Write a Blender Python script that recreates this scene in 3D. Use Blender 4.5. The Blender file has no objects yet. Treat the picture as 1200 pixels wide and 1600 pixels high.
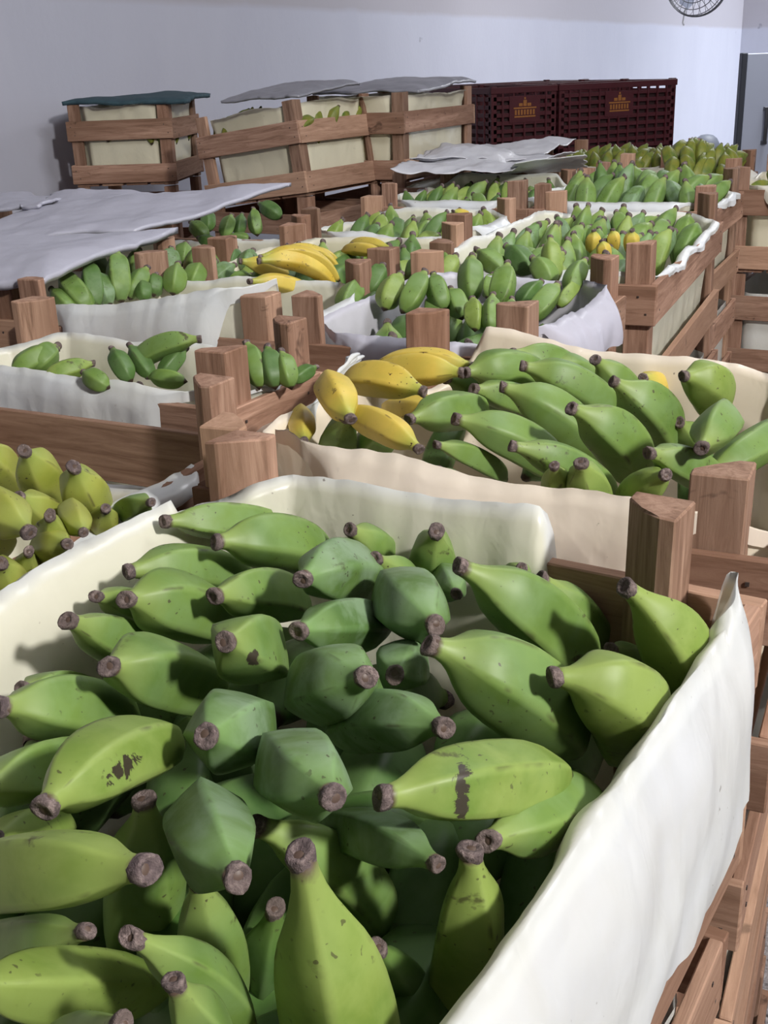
import bpy, bmesh, math, random
from mathutils import Vector, Matrix, Quaternion, noise
random.seed(7)
PI = math.pi
# ------------------------------------------------------------------ camera model
F = 1750.0; TH = math.atan(690 / F); ROLL = 0.04; HC = 1.49
CF = Vector((0, math.cos(TH), -math.sin(TH)))
_r0 = Vector((1, 0, 0)); _u0 = Vector((0, math.sin(TH), math.cos(TH)))
CR = _r0 * math.cos(ROLL) - _u0 * math.sin(ROLL)
CU = _r0 * math.sin(ROLL) + _u0 * math.cos(ROLL)
CAM = Vector((0, 0, HC))
def ray(px, py):
    return CF + CR * ((px - 600) / F) + CU * (-(py - 800) / F)
def P(px, py, z):
    d = ray(px, py); return CAM + d * ((z - HC) / d.z)
def PX(p):
    v = p - CAM; z = v.dot(CF); return (600 + F * v.dot(CR) / z, 800 - F * v.dot(CU) / z)
ZR = 1.145      # liner rim
ZT = 1.20       # post tops
SC = bpy.context.scene
COL = SC.collection

# ------------------------------------------------------------------ materials
def newmat(name):
    m = bpy.data.materials.new(name); m.use_nodes = True
    nt = m.node_tree; b = nt.nodes['Principled BSDF']
    return m, nt, b
def N(nt, t, **k):
    n = nt.nodes.new(t)
    for a, v in k.items(): setattr(n, a, v)
    return n
def L(nt, a, b): nt.links.new(a, b)
def mixc(nt, fac, a, b, mode='MIX'):
    n = N(nt, 'ShaderNodeMix', data_type='RGBA', blend_type=mode)
    for s, v in ((n.inputs[0], fac), (n.inputs[6], a), (n.inputs[7], b)):
        if hasattr(v, 'is_output'): L(nt, v, s)
        else: s.default_value = v if not isinstance(v, tuple) else (*v, 1)
    return n.outputs[2]
def ramp(nt, src, stops):
    r = N(nt, 'ShaderNodeValToRGB')
    el = r.color_ramp.elements
    while len(el) < len(stops): el.new(0.5)
    for e, (p, c) in zip(el, stops):
        e.position = p; e.color = (*c, 1) if isinstance(c, tuple) else (c, c, c, 1)
    L(nt, src, r.inputs[0]); return r.outputs[0]
def math_(nt, op, a, b=0.0):
    n = N(nt, 'ShaderNodeMath', operation=op)
    for s, v in ((n.inputs[0], a), (n.inputs[1], b)):
        if hasattr(v, 'is_output'): L(nt, v, s)
        else: s.default_value = v
    return n.outputs[0]
def noisetex(nt, scale, detail=3, rough=.5, vec=None, dist=0):
    n = N(nt, 'ShaderNodeTexNoise'); n.inputs['Scale'].default_value = scale
    n.inputs['Detail'].default_value = detail; n.inputs['Roughness'].default_value = rough
    n.inputs['Distortion'].default_value = dist
    if vec is not None: L(nt, vec, n.inputs['Vector'])
    return n.outputs['Fac']
def objvec(nt, scale=(1, 1, 1), rnd=True):
    tc = N(nt, 'ShaderNodeTexCoord'); mp = N(nt, 'ShaderNodeMapping')
    L(nt, tc.outputs['Object'], mp.inputs['Vector']); mp.inputs['Scale'].default_value = scale
    if rnd:
        oi = N(nt, 'ShaderNodeObjectInfo')
        s = math_(nt, 'MULTIPLY', oi.outputs['Random'], 37.0)
        c = N(nt, 'ShaderNodeCombineXYZ')
        for i in range(3): L(nt, s, c.inputs[i])
        L(nt, c.outputs[0], mp.inputs['Location'])
        return mp.outputs[0], oi.outputs['Random']
    return mp.outputs[0], None
def bump(nt, b, h, strength=.3, dist=.002):
    n = N(nt, 'ShaderNodeBump'); n.inputs['Strength'].default_value = strength
    n.inputs['Distance'].default_value = dist
    L(nt, h, n.inputs['Height']); L(nt, n.outputs[0], b.inputs['Normal'])

def banana_mat(name, body, alt, ridge, neck, speck, bloom=None, bloom_amt=.0, specks=.5, scar=None):
    m, nt, b = newmat(name)
    v, rnd = objvec(nt)
    at = N(nt, 'ShaderNodeAttribute', attribute_name='along'); t = at.outputs['Fac']
    ar = N(nt, 'ShaderNodeAttribute', attribute_name='ridge'); rg = ar.outputs['Fac']
    n1 = noisetex(nt, 22, 3, .55, v)
    c = mixc(nt, ramp(nt, n1, [(.40, 0.0), (.60, 1.0)]), body, alt)
    c = mixc(nt, math_(nt, 'MULTIPLY', rnd, .6), c, alt)
    if bloom:
        n2 = noisetex(nt, 34, 4, .6, v, .4)
        c = mixc(nt, math_(nt, 'MULTIPLY', ramp(nt, n2, [(.38, 0.0), (.6, 1.0)]), bloom_amt), c, bloom)
    c = mixc(nt, math_(nt, 'MULTIPLY', ramp(nt, rg, [(.72, 0.0), (.98, 1.0)]), .45), c, ridge)
    c = mixc(nt, ramp(nt, t, [(.05, .85), (.22, 0.0)]), c, neck)
    # brown bruises, tiny specks
    n3 = noisetex(nt, 60, 4, .62, v, .3)
    n3b = noisetex(nt, 9, 1, .5, v)
    br = math_(nt, 'MULTIPLY', ramp(nt, n3, [(.63, 0.0), (.70, 1.0)]), ramp(nt, n3b, [(.52, 0.0), (.60, 1.0)]))
    c = mixc(nt, math_(nt, 'MULTIPLY', br, specks), c, speck)
    n4 = noisetex(nt, 260, 1, .5, v); n5 = noisetex(nt, 25, 1, .5, v)
    sp = math_(nt, 'MULTIPLY', ramp(nt, n4, [(.70, 0.0), (.73, 1.0)]), ramp(nt, n5, [(.50, 0.0), (.60, 1.0)]))
    c = mixc(nt, math_(nt, 'MULTIPLY', sp, specks), c, speck)
    # streaks of brown along ridges
    n6 = noisetex(nt, 45, 2, .6, v)
    st = math_(nt, 'MULTIPLY', ramp(nt, rg, [(.84, 0.0), (1.0, 1.0)]), ramp(nt, n6, [(.55, 0.0), (.65, 1.0)]))
    c = mixc(nt, math_(nt, 'MULTIPLY', st, specks), c, speck)
    if scar:
        for (pt, ax1, a1, ax2, a2) in scar:
            tcs = N(nt, 'ShaderNodeTexCoord'); sv = N(nt, 'ShaderNodeVectorMath', operation='SUBTRACT'); L(nt, tcs.outputs['Object'], sv.inputs[0]); sv.inputs[1].default_value = pt
            ds = []
            for ax, a_ in ((ax1, a1), (ax2, a2)):
                dt = N(nt, 'ShaderNodeVectorMath', operation='DOT_PRODUCT'); L(nt, sv.outputs[0], dt.inputs[0]); dt.inputs[1].default_value = tuple(ax)
                q_ = math_(nt, 'DIVIDE', dt.outputs['Value'], a_); ds.append(math_(nt, 'MULTIPLY', q_, q_))
            ln_ = N(nt, 'ShaderNodeVectorMath', operation='LENGTH'); L(nt, sv.outputs[0], ln_.inputs[0])
            nz_ = noisetex(nt, 85, 5, .72, tcs.outputs['Object'], 1.2)
            dd = math_(nt, 'ADD', math_(nt, 'ADD', ds[0], ds[1]), math_(nt, 'MULTIPLY', math_(nt, 'SUBTRACT', nz_, .5), 7.0))
            near_ = math_(nt, 'LESS_THAN', ln_.outputs['Value'], .028)
            c = mixc(nt, math_(nt, 'MULTIPLY', ramp(nt, dd, [(.55, .95), (.8, 0.0)]), near_), c, (.035, .022, .020))
    tn = math_(nt, 'ADD', t, math_(nt, 'MULTIPLY', math_(nt, 'SUBTRACT', n3, .5), .06))
    c = mixc(nt, ramp(nt, tn, [(.955, 0.0), (.985, 1.0)]), c, (.035, .02, .012))
    c = mixc(nt, ramp(nt, tn, [(.012, 1.0), (.035, 0.0)]), c, (.10, .065, .05))
    L(nt, c, b.inputs['Base Color'])
    b.inputs['Roughness'].default_value = .48
    b.inputs['Specular IOR Level'].default_value = .38
    b.inputs['Subsurface Weight'].default_value = 0
    bump(nt, b, math_(nt, 'ADD', n1, math_(nt, 'MULTIPLY', n3, .3)), .12, .0015)
    return m
SPK = (.045, .028, .018)
M_GREEN = banana_mat('peel_green', (.10, .18, .034), (.155, .25, .052), (.22, .32, .09), (.25, .33, .09), SPK, (.20, .31, .13), .35, .8)
M_BLOOM = banana_mat('peel_waxy_green', (.075, .145, .036), (.11, .19, .048), (.17, .30, .11), (.17, .29, .09), SPK, (.20, .29, .17), .85, .8)
M_LIME = banana_mat('peel_lime', (.135, .225, .036), (.205, .285, .056), (.28, .36, .10), (.26, .34, .085), SPK, (.33, .42, .13), .3, .7)
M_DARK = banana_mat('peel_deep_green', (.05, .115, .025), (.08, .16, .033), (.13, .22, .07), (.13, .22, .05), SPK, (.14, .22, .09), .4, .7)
M_YEL = banana_mat('peel_yellow', (.56, .38, .045), (.64, .48, .09), (.60, .45, .10), (.34, .38, .07), (.07, .035, .015), (.48, .40, .07), .4, 1.0)
M_YG = banana_mat('peel_yellow_green', (.23, .28, .035), (.32, .34, .055), (.38, .38, .10), (.28, .34, .08), SPK, (.36, .38, .12), .3, .9)

def simple(name, col, rough=.5, var=.12, scale=30, bmp=.0, metallic=0):
    m, nt, b = newmat(name); v, rnd = objvec(nt)
    n = noisetex(nt, scale, 4, .6, v)
    lo = tuple(x * (1 - var) for x in col); hi = tuple(min(1, x * (1 + var)) for x in col)
    L(nt, mixc(nt, n, lo, hi), b.inputs['Base Color'])
    b.inputs['Roughness'].default_value = rough; b.inputs['Metallic'].default_value = metallic
    if bmp: bump(nt, b, n, bmp, .003)
    return m
def stem_mat():
    m, nt, b = newmat('cut_stem'); v, rnd = objvec(nt)
    n = noisetex(nt, 260, 4, .7, v); n2 = noisetex(nt, 90, 2, .6, v)
    c = ramp(nt, n, [(.34, (.05, .035, .035)), (.5, (.17, .125, .12)), (.66, (.36, .28, .26))])
    c = mixc(nt, ramp(nt, n2, [(.4, 0.0), (.65, .8)]), c, (.07, .05, .055))
    c = mixc(nt, math_(nt, 'MULTIPLY', rnd, .55), c, mixc(nt, n2, (.05, .035, .03), (.20, .15, .12)))
    L(nt, c, b.inputs['Base Color']); b.inputs['Roughness'].default_value = .9
    bump(nt, b, n, 1.0, .002); return m
M_STEM = stem_mat()
def wood_mat(name, axis):
    m, nt, b = newmat(name)
    sc = [26, 26, 26]; sc[axis] = 2.2
    v, rnd = objvec(nt, tuple(sc))
    v2, _ = objvec(nt, tuple(x * .28 for x in sc))
    g = noisetex(nt, 3.2, 6, .68, v, .9); big = noisetex(nt, 1.6, 3, .5, v2, .5)
    c = ramp(nt, g, [(.28, (.20, .125, .09)), (.45, (.38, .255, .19)), (.62, (.52, .37, .285)), (.8, (.64, .49, .39))])
    c = mixc(nt, ramp(nt, big, [(.38, .65), (.6, 0.0)]), c, (.17, .095, .06), 'MIX')
    v3, _ = objvec(nt, (1, 1, 1))
    st = noisetex(nt, 14, 4, .7, v3, 1.0)
    c = mixc(nt, ramp(nt, st, [(.64, 0.0), (.72, .75)]), c, (.05, .03, .022))
    # board to board tone: raw pale, reddish, weathered
    c = mixc(nt, .78, c, ramp(nt, rnd, [(0, (.50, .43, .38)), (.3, (.95, .78, .70)), (.65, (.75, .63, .57)), (1, (1.15, 1.0, .88))]), 'MULTIPLY')
    c = mixc(nt, ramp(nt, rnd, [(.7, 0.0), (1, .30)]), c, (.62, .40, .27))
    L(nt, c, b.inputs['Base Color']); b.inputs['Roughness'].default_value = .82
    b.inputs['Specular IOR Level'].default_value = .2
    bump(nt, b, g, .5, .0015); return m
M_WX, M_WY, M_WZ = wood_mat('wood_across', 0), wood_mat('wood_along', 1), wood_mat('wood_upright', 2)
M_NAIL = simple('nail', (.05, .035, .03), .6, .2)
def liner_mat(name, inner, outer, trans=.25, gloss=.4, wr=1.0):
    m, nt, b = newmat(name); v, rnd = objvec(nt)
    ai = N(nt, 'ShaderNodeAttribute', attribute_name='outer').outputs['Fac']
    n = noisetex(nt, 9, 4, .6, v, .6)
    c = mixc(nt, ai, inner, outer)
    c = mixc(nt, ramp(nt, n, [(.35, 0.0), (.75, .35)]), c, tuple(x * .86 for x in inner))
    n3 = noisetex(nt, 120, 2, .6, v); n4 = noisetex(nt, 6, 1, .5, v)
    c = mixc(nt, math_(nt, 'MULTIPLY', ramp(nt, n3, [(.72, 0.0), (.76, 1.0)]), ramp(nt, n4, [(.5, 0.0), (.65, .7)])), c, (.12, .08, .05))
    L(nt, c, b.inputs['Base Color']); b.inputs['Roughness'].default_value = .33
    b.inputs['Specular IOR Level'].default_value = gloss
    ms, _ = objvec(nt, (5, 5, 3.2))
    w = noisetex(nt, 2.0, 3, .5, ms, 1.0); w2 = noisetex(nt, 9, 2, .5, ms, .8)
    v4, _ = objvec(nt, (7, 7, 11)); w3 = noisetex(nt, 1.3, 1, .4, v4, .5)
    cr = ramp(nt, math_(nt, 'ABSOLUTE', math_(nt, 'SUBTRACT', w3, .5)), [(0, 1.0), (.035, 0.0)])
    bump(nt, b, math_(nt, 'ADD', math_(nt, 'ADD', w, math_(nt, 'MULTIPLY', w2, .24)), math_(nt, 'MULTIPLY', cr, .012)), .30 * wr, .012)
    tr = N(nt, 'ShaderNodeBsdfTranslucent'); L(nt, c, tr.inputs[0])
    mx = N(nt, 'ShaderNodeMixShader'); mx.inputs[0].default_value = trans
    L(nt, b.outputs[0], mx.inputs[1]); L(nt, tr.outputs[0], mx.inputs[2])
    L(nt, mx.outputs[0], nt.nodes['Material Output'].inputs[0]); return m
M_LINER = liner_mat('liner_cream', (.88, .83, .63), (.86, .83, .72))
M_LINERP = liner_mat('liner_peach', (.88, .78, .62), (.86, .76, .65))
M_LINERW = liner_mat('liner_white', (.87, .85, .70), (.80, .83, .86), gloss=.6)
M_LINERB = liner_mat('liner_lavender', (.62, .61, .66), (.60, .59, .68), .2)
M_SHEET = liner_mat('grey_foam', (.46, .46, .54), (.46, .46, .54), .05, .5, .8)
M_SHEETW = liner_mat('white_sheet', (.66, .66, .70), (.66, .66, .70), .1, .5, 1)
M_SHEETD = liner_mat('dark_grey_sheet', (.27, .27, .31), (.27, .27, .31), .05, .4, .8)
M_TEAL = simple('teal_cloth', (.035, .075, .095), .8, .35, 40, .6)
M_RED = simple('red_plastic', (.055, .006, .010), .5, .25, 20, .1)
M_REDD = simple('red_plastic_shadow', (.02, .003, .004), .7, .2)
M_LOGO = simple('yellow_print', (.26, .10, .02), .6, .35, 120)
M_METAL = simple('fan_metal', (.10, .10, .11), .4, .2, 30, 0, .6)
M_CORD = simple('cord_white', (.6, .6, .62), .5)
M_PANEL = simple('panel_grey_blue', (.46, .50, .62), .5, .04, 4)
M_EDGE = simple('panel_edge', (.03, .035, .05), .6)
M_HOOD = simple('grey_hood', (.13, .14, .17), .6, .1)

# ------------------------------------------------------------------ helpers
def link(o, parent=None):
    COL.objects.link(o)
    if parent is not None: o.parent = parent
    return o
def mesh_obj(name, bm, mats, parent=None, smooth=False):
    me = bpy.data.meshes.new(name); bm.to_mesh(me); bm.free()
    for m in (mats if isinstance(mats, (list, tuple)) else [mats]): me.materials.append(m)
    if smooth:
        for p in me.polygons: p.use_smooth = True
    return link(bpy.data.objects.new(name, me), parent)
def tag(o, label, cat, group=None, kind=None):
    if label: o['label'] = label
    if cat: o['category'] = cat
    if group: o['group'] = group
    if kind: o['kind'] = kind
    return o
def empty(name, loc=(0, 0, 0), rotz=0):
    o = bpy.data.objects.new(name, None); o.empty_display_size = .05
    o.location = loc; o.rotation_euler = (0, 0, rotz); return link(o)
def box(bm, x0, x1, y0, y1, z0, z1, bev=.0015, jit=0.0, mi=0):
    r = bmesh.ops.create_cube(bm, size=1)
    vs = r['verts']
    for v in vs:
        v.co = Vector((x0 + (v.co.x + .5) * (x1 - x0), y0 + (v.co.y + .5) * (y1 - y0), z0 + (v.co.z + .5) * (z1 - z0)))
        if jit: v.co += Vector([random.uniform(-jit, jit) for _ in range(3)])
    es = list({e for v in vs for e in v.link_edges})
    fs = list({f for v in vs for f in v.link_faces})
    for f in fs: f.material_index = mi
    if bev: bmesh.ops.bevel(bm, geom=es, offset=bev, segments=1, affect='EDGES')
def tube(bm, pts, r, seg=8, closed=False, mi=0):
    rings = []
    n = len(pts)
    for i, p in enumerate(pts):
        a = pts[(i - 1) % n] if (closed or i > 0) else pts[i]
        b = pts[(i + 1) % n] if (closed or i < n - 1) else pts[i]
        d = (b - a).normalized()
        u = d.cross(Vector((0, 0, 1)))
        if u.length < .1: u = d.cross(Vector((1, 0, 0)))
        u.normalize(); w = d.cross(u)
        rings.append([bm.verts.new(p + u * (r * math.cos(2 * PI * k / seg)) + w * (r * math.sin(2 * PI * k / seg))) for k in range(seg)])
    for i in range(n if closed else n - 1):
        A, B = rings[i], rings[(i + 1) % n]
        for k in range(seg):
            f = bm.faces.new((A[k], A[(k + 1) % seg], B[(k + 1) % seg], B[k])); f.material_index = mi
    if not closed:
        for R_ in (rings[0], rings[-1]):
            try: bm.faces.new(R_).material_index = mi
            except Exception: pass

# ------------------------------------------------------------------ bananas
PROF = [(0, .285), (.04, .29), (.085, .37), (.13, .54), (.19, .75), (.27, .90), (.37, .98), (.5, 1.0), (.62, .985), (.72, .93), (.81, .81), (.88, .64), (.93, .46), (.965, .32), (1, .22)]
PROF2 = [(0, .22), (.04, .27), (.09, .50), (.15, .71), (.23, .88), (.34, .98), (.5, 1.0), (.62, .98), (.72, .91), (.81, .77), (.88, .59), (.93, .42), (.965, .29), (1, .22)]
def prof(u, PROF=None):
    PROF = PROF or globals()['PROF']
    for (a, ra), (b, rb) in zip(PROF, PROF[1:]):
        if u <= b:
            t = (u - a) / (b - a); return ra + (rb - ra) * t
    return PROF[-1][1]
def banana_mesh(P0, P1, bendv, R, seed, segs=28, ring=40, cap=True, mats=None, neck=None, pf=None):
    """loft along a bent spine from the cut stem P0 to the blossom tip P1 (local coordinates)"""
    rs = random.Random(seed)
    Lg = (P1 - P0).length
    B1 = P0.lerp(P1, .38) + bendv * 1.2; B2 = P0.lerp(P1, .72) + bendv * 1.15
    if neck is not None: B1 = P0 + neck * Lg * .38
    bm = bmesh.new()
    la = bm.verts.layers.float.new('along'); lr = bm.verts.layers.float.new('ridge')
    def C(t):
        s = 1 - t; return P0 * s**3 + B1 * 3 * s * s * t + B2 * 3 * s * t * t + P1 * t**3
    def D(t):
        return (C(min(1, t + .01)) - C(max(0, t - .01))).normalized()
    up = bendv.normalized() if bendv.length > 1e-5 else Vector((0, 0, 1))
    ph = rs.uniform(-.35, .35); nk = 5 if rs.random() < .7 else 4
    k_ang = rs.uniform(.6, .88)
    flat = rs.uniform(.92, 1.06)
    rings = []
    for i in range(segs + 1):
        t = i / segs
        tt = t
        d = D(tt); u = up - d * up.dot(d)
        if u.length < .05: u = d.orthogonal()
        u.normalize(); w = d.cross(u)
        c = C(tt); r = prof(tt, pf) * R
        if R > .0215: r *= (.0215 / R) + (1 - .0215 / R) * min(1, tt / .2)
        kk = k_ang * (1 - math.exp(-((tt) / .10) ** 2)) * (1 if tt < .85 else max(.3, (1 - tt) / .15))
        rg = []
        for k in range(ring):
            a = 2 * PI * k / ring
            q = ((a + ph) % (2 * PI / nk)) - PI / nk
            poly = math.cos(PI / nk) / math.cos(q)
            rr = r * ((1 - kk) * .93 + kk * poly) * (1 + .012 * noise.noise(Vector((a * 1.3, t * 5, seed))))
            if t == 0: rr *= 1 + .06 * math.sin(a * 3 + seed)
            v = bm.verts.new(c + u * (rr * math.cos(a)) + w * (rr * math.sin(a) * flat))
            v[la] = tt; v[lr] = min(1.0, (abs(q) / (PI / nk)) ** 1.0) * (1 if .04 < tt < .93 else 0)
            rg.append(v)
        rings.append(rg)
    for A, B in zip(rings, rings[1:]):
        for k in range(ring):
            bm.faces.new((A[k], A[(k + 1) % ring], B[(k + 1) % ring], B[k]))
    for rg, t, off in ((rings[0], 0, -.0015), (rings[-1], 1, .003)):
        c = sum((v.co for v in rg), Vector()) / ring + D(t) * off
        v = bm.verts.new(c); v[la] = t
        for k in range(ring):
            bm.faces.new((rg[k], rg[(k + 1) % ring], v) if t else (rg[(k + 1) % ring], rg[k], v))
    # cut stem cap as a mesh of its own
    cb = None; Rc = min(R, .0215)
    if cap:
        cb = bmesh.new(); d = D(0); u = d.orthogonal().normalized(); w = d.cross(u)
        prev = None
        for (off, rf) in ((.004, .262), (.0015, .292), (-.001, .298), (-.0024, .275), (-.0026, .21), (-.001, .09)):
            rg = []
            for k in range(14):
                a = 2 * PI * k / 14
                rr = Rc * rf * (1 + .12 * noise.noise(Vector((a * 2, seed * 1.7, off * 200))) + .05 * math.sin(2 * a + seed))
                rg.append(cb.verts.new(P0 + d * (off + .0012 * math.sin(a + seed)) + u * rr * math.cos(a) + w * rr * math.sin(a)))
            if prev:
                for k in range(14): cb.faces.new((prev[k], prev[(k + 1) % 14], rg[(k + 1) % 14], rg[k]))
            prev = rg
        cb.faces.new(prev)
    return bm, cb
def add_banana(P0, P1, bendv, R, seed, mat, label, group=None, neck=None, cat='banana', parent=None, name='banana'):
    c = (P0 + P1) / 2
    bm, cb = banana_mesh(P0 - c, P1 - c, bendv, R, seed, neck=neck)
    o = mesh_obj(name, bm, mat, parent, True); o.location = c
    s = mesh_obj('cut_stem', cb, M_STEM, o, True)
    if parent is None: tag(o, label, cat, group)
    return o
def traced(sx, sy, h, tx, ty, Lg, w, bx, by, mat, label, zr=ZR, near=False, group=None, neck=None):
    """stem end seen at (sx,sy) lying h above the rim plane; other end seen at (tx,ty), finger length Lg"""
    A = P(sx, sy, zr + h); d = ray(tx, ty).normalized(); v = CAM - A
    if Lg is None: Lg = math.hypot(sx - tx, sy - ty) * (A - CAM).dot(CF) / F * 1.12
    b = v.dot(d); c = v.dot(v) - Lg * Lg; disc = b * b - c
    if disc < 0: t = -b
    else: t = -b + (-1 if near else 1) * math.sqrt(disc)
    B = CAM + d * t
    zm = ((A + B) / 2 - CAM).dot(CF)
    R = max(.014, min(.031, w / 2 * zm / F))
    bl = math.hypot(bx, by); bend = Vector((0, 0, 0.0001))
    if bl > 0: bend = (CR * bx - CU * by) * ((A - B).length)
    bend += -CF * .06 * (A - B).length
    return add_banana(A, B, bend, R, int(sx * 7 + sy * 3) % 997, mat, label, group, neck)

def upright(sx, sy, tx, ty, w, mat, label, hb=-.015, lean=.03, group=None, bx=0, by=0):
    B = P(tx, ty, ZR + hb); A = CAM + ray(sx, sy) * ((B - CAM).dot(CF) + lean)
    R = w / 2 * ((A + B) / 2 - CAM).dot(CF) / F * 1.06
    bend = (CR * bx - CU * by - CF * .07) * (A - B).length
    return add_banana(A, B, bend, R, int(sx * 7 + sy * 3) % 997, mat, label, group)
# ------------------------------------------------------------------ crates
CH = .30
def board(name, parent, axis, a0, a1, c, thick, z0, z1, side, mat):
    """board along axis 0 (x) or 1 (y), outer face at c, thickness inwards"""
    bm = bmesh.new()
    t0, t1 = (c - thick, c) if side > 0 else (c, c + thick)
    j = .0012
    if axis == 0: box(bm, a0, a1, t0, t1, z0, z1, .0012, j)
    else: box(bm, t0, t1, a0, a1, z0, z1, .0012, j)
    n = 0
    for a in (a0 + .016, a0 + .03, a1 - .03, a1 - .016):
        zz = z0 + (z1 - z0) * (.3 if n % 2 else .72); n += 1
        s = .0016; e = c + side * .0006; e0, e1 = min(c - side * .002, e), max(c - side * .002, e)
        if axis == 0: box(bm, a - s, a + s, e0, e1, zz - s, zz + s, 0, 0, 1)
        else: box(bm, e0, e1, a - s, a + s, zz - s, zz + s, 0, 0, 1)
    return mesh_obj(name, bm, [mat, M_NAIL], parent)
def crate_parts(root, W, Ln, h=CH, posth=.065, inset=None):
    w, l = W / 2, Ln / 2; th = .011
    zt = h - posth
    for z0, z1 in ((.012, .012 + .066), (zt - .07, zt)):
        board('end_board', root, 0, -w, w, -l, th, z0, z1, -1, M_WX)
        board('end_board', root, 0, -w, w, l, th, z0, z1, 1, M_WX)
        dz = random.uniform(-.003, .003)
        board('side_board', root, 1, -l + th, l - th, -w, th, z0 + dz, z1 + dz, -1, M_WY)
        board('side_board', root, 1, -l + th, l - th, w, th, z0 + dz, z1 + dz, 1, M_WY)
    for sx in (-1, 1):
        for sy in (-1, 1):
            bm = bmesh.new(); s = .044
            pts = [(0, 0), (s, 0), (s, .013), (.030, .029), (.013, s), (0, s)]
            x0, y0 = sx * (w - th) - sx * (inset or {}).get((sx, sy), 0), sy * (l - th)
            hb = h + random.uniform(-.006, .006)
            lean = Vector((random.uniform(-.004, .004), random.uniform(-.004, .004), 0))
            bot, top = [], []
            for (px, py) in pts:
                bot.append(bm.verts.new((x0 - sx * px, y0 - sy * py, 0)))
                top.append(bm.verts.new(Vector((x0 - sx * px, y0 - sy * py, hb + random.uniform(-.0015, .0015))) + lean))
            n = len(pts)
            for i in range(n): bm.faces.new((bot[i], bot[(i + 1) % n], top[(i + 1) % n], top[i]))
            bm.faces.new(top); bm.faces.new(bot)
            bmesh.ops.recalc_face_normals(bm, faces=bm.faces[:])
            bmesh.ops.bevel(bm, geom=bm.edges[:], offset=.0015, segments=1, affect='EDGES')
            mesh_obj('corner_post', bm, M_WZ, root)
    for k in range(4):
        bm = bmesh.new(); x = -w + th + .002 + k * (W - 2 * th - .004) / 4
        box(bm, x, x + (W - 2 * th) / 4 - .014, -l + th, l - th, .002, .010, .001)
        mesh_obj('bottom_board', bm, M_WY, root)
def copy_tree(o, parent=None):
    c = o.copy(); COL.objects.link(c)
    if parent is not None: c.parent = parent
    for ch in list(o.children): copy_tree(ch, c)
    return c
class Crate: pass
ALL = []
def place(key, anchor, px, py, a, W, Ln, zt=ZT, zpx=None):
    """anchor corner ('NL','NR','FL','FR') of the outer frame seen at (px,py) at height zpx (post top)"""
    c = Crate(); c.key = key; c.W, c.L = W, Ln; c.a = math.radians(a)
    c.u = Vector((math.cos(c.a), math.sin(c.a), 0)); c.v = Vector((math.sin(c.a), -math.cos(c.a), 0))
    p = P(px, py, zpx if zpx else zt); p.z = 0
    sy = -1 if anchor[0] == 'N' else 1; sx = 1 if anchor[1] == 'R' else -1
    c.c = p - c.u * (sy * (Ln / 2 - .03)) - c.v * (sx * (W / 2 - .03))
    c.zt = zt; c.rotz = c.a - PI / 2; c.zr = zt - .065
    ALL.append(c); return c
def loc(c, x, y, z):   # crate-local (x across, y along) to world
    return c.c + c.v * x + c.u * y + Vector((0, 0, z))
PARA = {}
def build_stack(c, n, toplabel, lowlabel, lowliner=False, h=None, base=0, roll=0, copy_from=None):
    hh = h or CH
    c.root = None
    for k in range(n - 1, -1, -1):
        z = c.zt - (n - k) * hh
        if k == n - 1 and copy_from is None:
            r = empty('wooden_crate', (c.c.x, c.c.y, z), c.rotz); crate_parts(r, c.W, c.L, inset=getattr(c, 'inset', None))
            r.scale.z = hh / CH; top = r
        elif k == n - 1:
            r = copy_tree(copy_from); r.location = (c.c.x, c.c.y, z); r.rotation_euler = (0, 0, c.rotz); top = r
            r.scale = (1, 1, hh / CH)
        else:
            r = copy_tree(top); jx = random.uniform(-.012, .012)
            r.location = (c.c.x + c.v.x * jx, c.c.y + c.v.y * jx, z); r.rotation_euler = (0, 0, c.rotz + random.uniform(-.02, .02))
        if k == n - 1: tag(r, toplabel, 'crate'); c.root = r
        else: tag(r, lowlabel, 'crate', 'lower crates: ' + lowlabel[:60])
        if k < n - 1 and lowliner:
            ln = inner_bag(c, z, jx); tag(ln, 'cream liner inside ' + lowlabel.replace('wooden crate', 'crate').replace(' in the', ' in').replace(' under the', ' under').replace(' of the', ' of'), 'liner', 'liners in the ' + lowlabel[:50])
    return c.root
def inner_bag(c, z0, jx):
    bm = bmesh.new(); lo = bm.verts.layers.float.new('outer')
    w, l = c.W / 2 - .014, c.L / 2 - .014; n = 60
    ring_pts = perim(w, l, .055, n)
    prev = None
    for zi in range(10):
        z = .015 + (.225) * zi / 9; rg = []
        for i, (x, y, ws) in enumerate(ring_pts):
            nn = noise.noise(Vector((x * 14 + z0 * 7, y * 14, z * 14))) * .006
            s = 1 - abs(nn) / .2 - .012
            v = bm.verts.new((x * s, y * s, z)); v[lo] = .6; rg.append(v)
        if prev:
            for i in range(n): bm.faces.new((prev[i], prev[(i + 1) % n], rg[(i + 1) % n], rg[i]))
        else: bm.faces.new(rg)
        prev = rg
    o = mesh_obj('crate_liner', bm, M_LINERW, None, True)
    o.location = (c.c.x + c.v.x * jx, c.c.y + c.v.y * jx, z0); o.rotation_euler = (0, 0, c.rotz); return o
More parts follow.
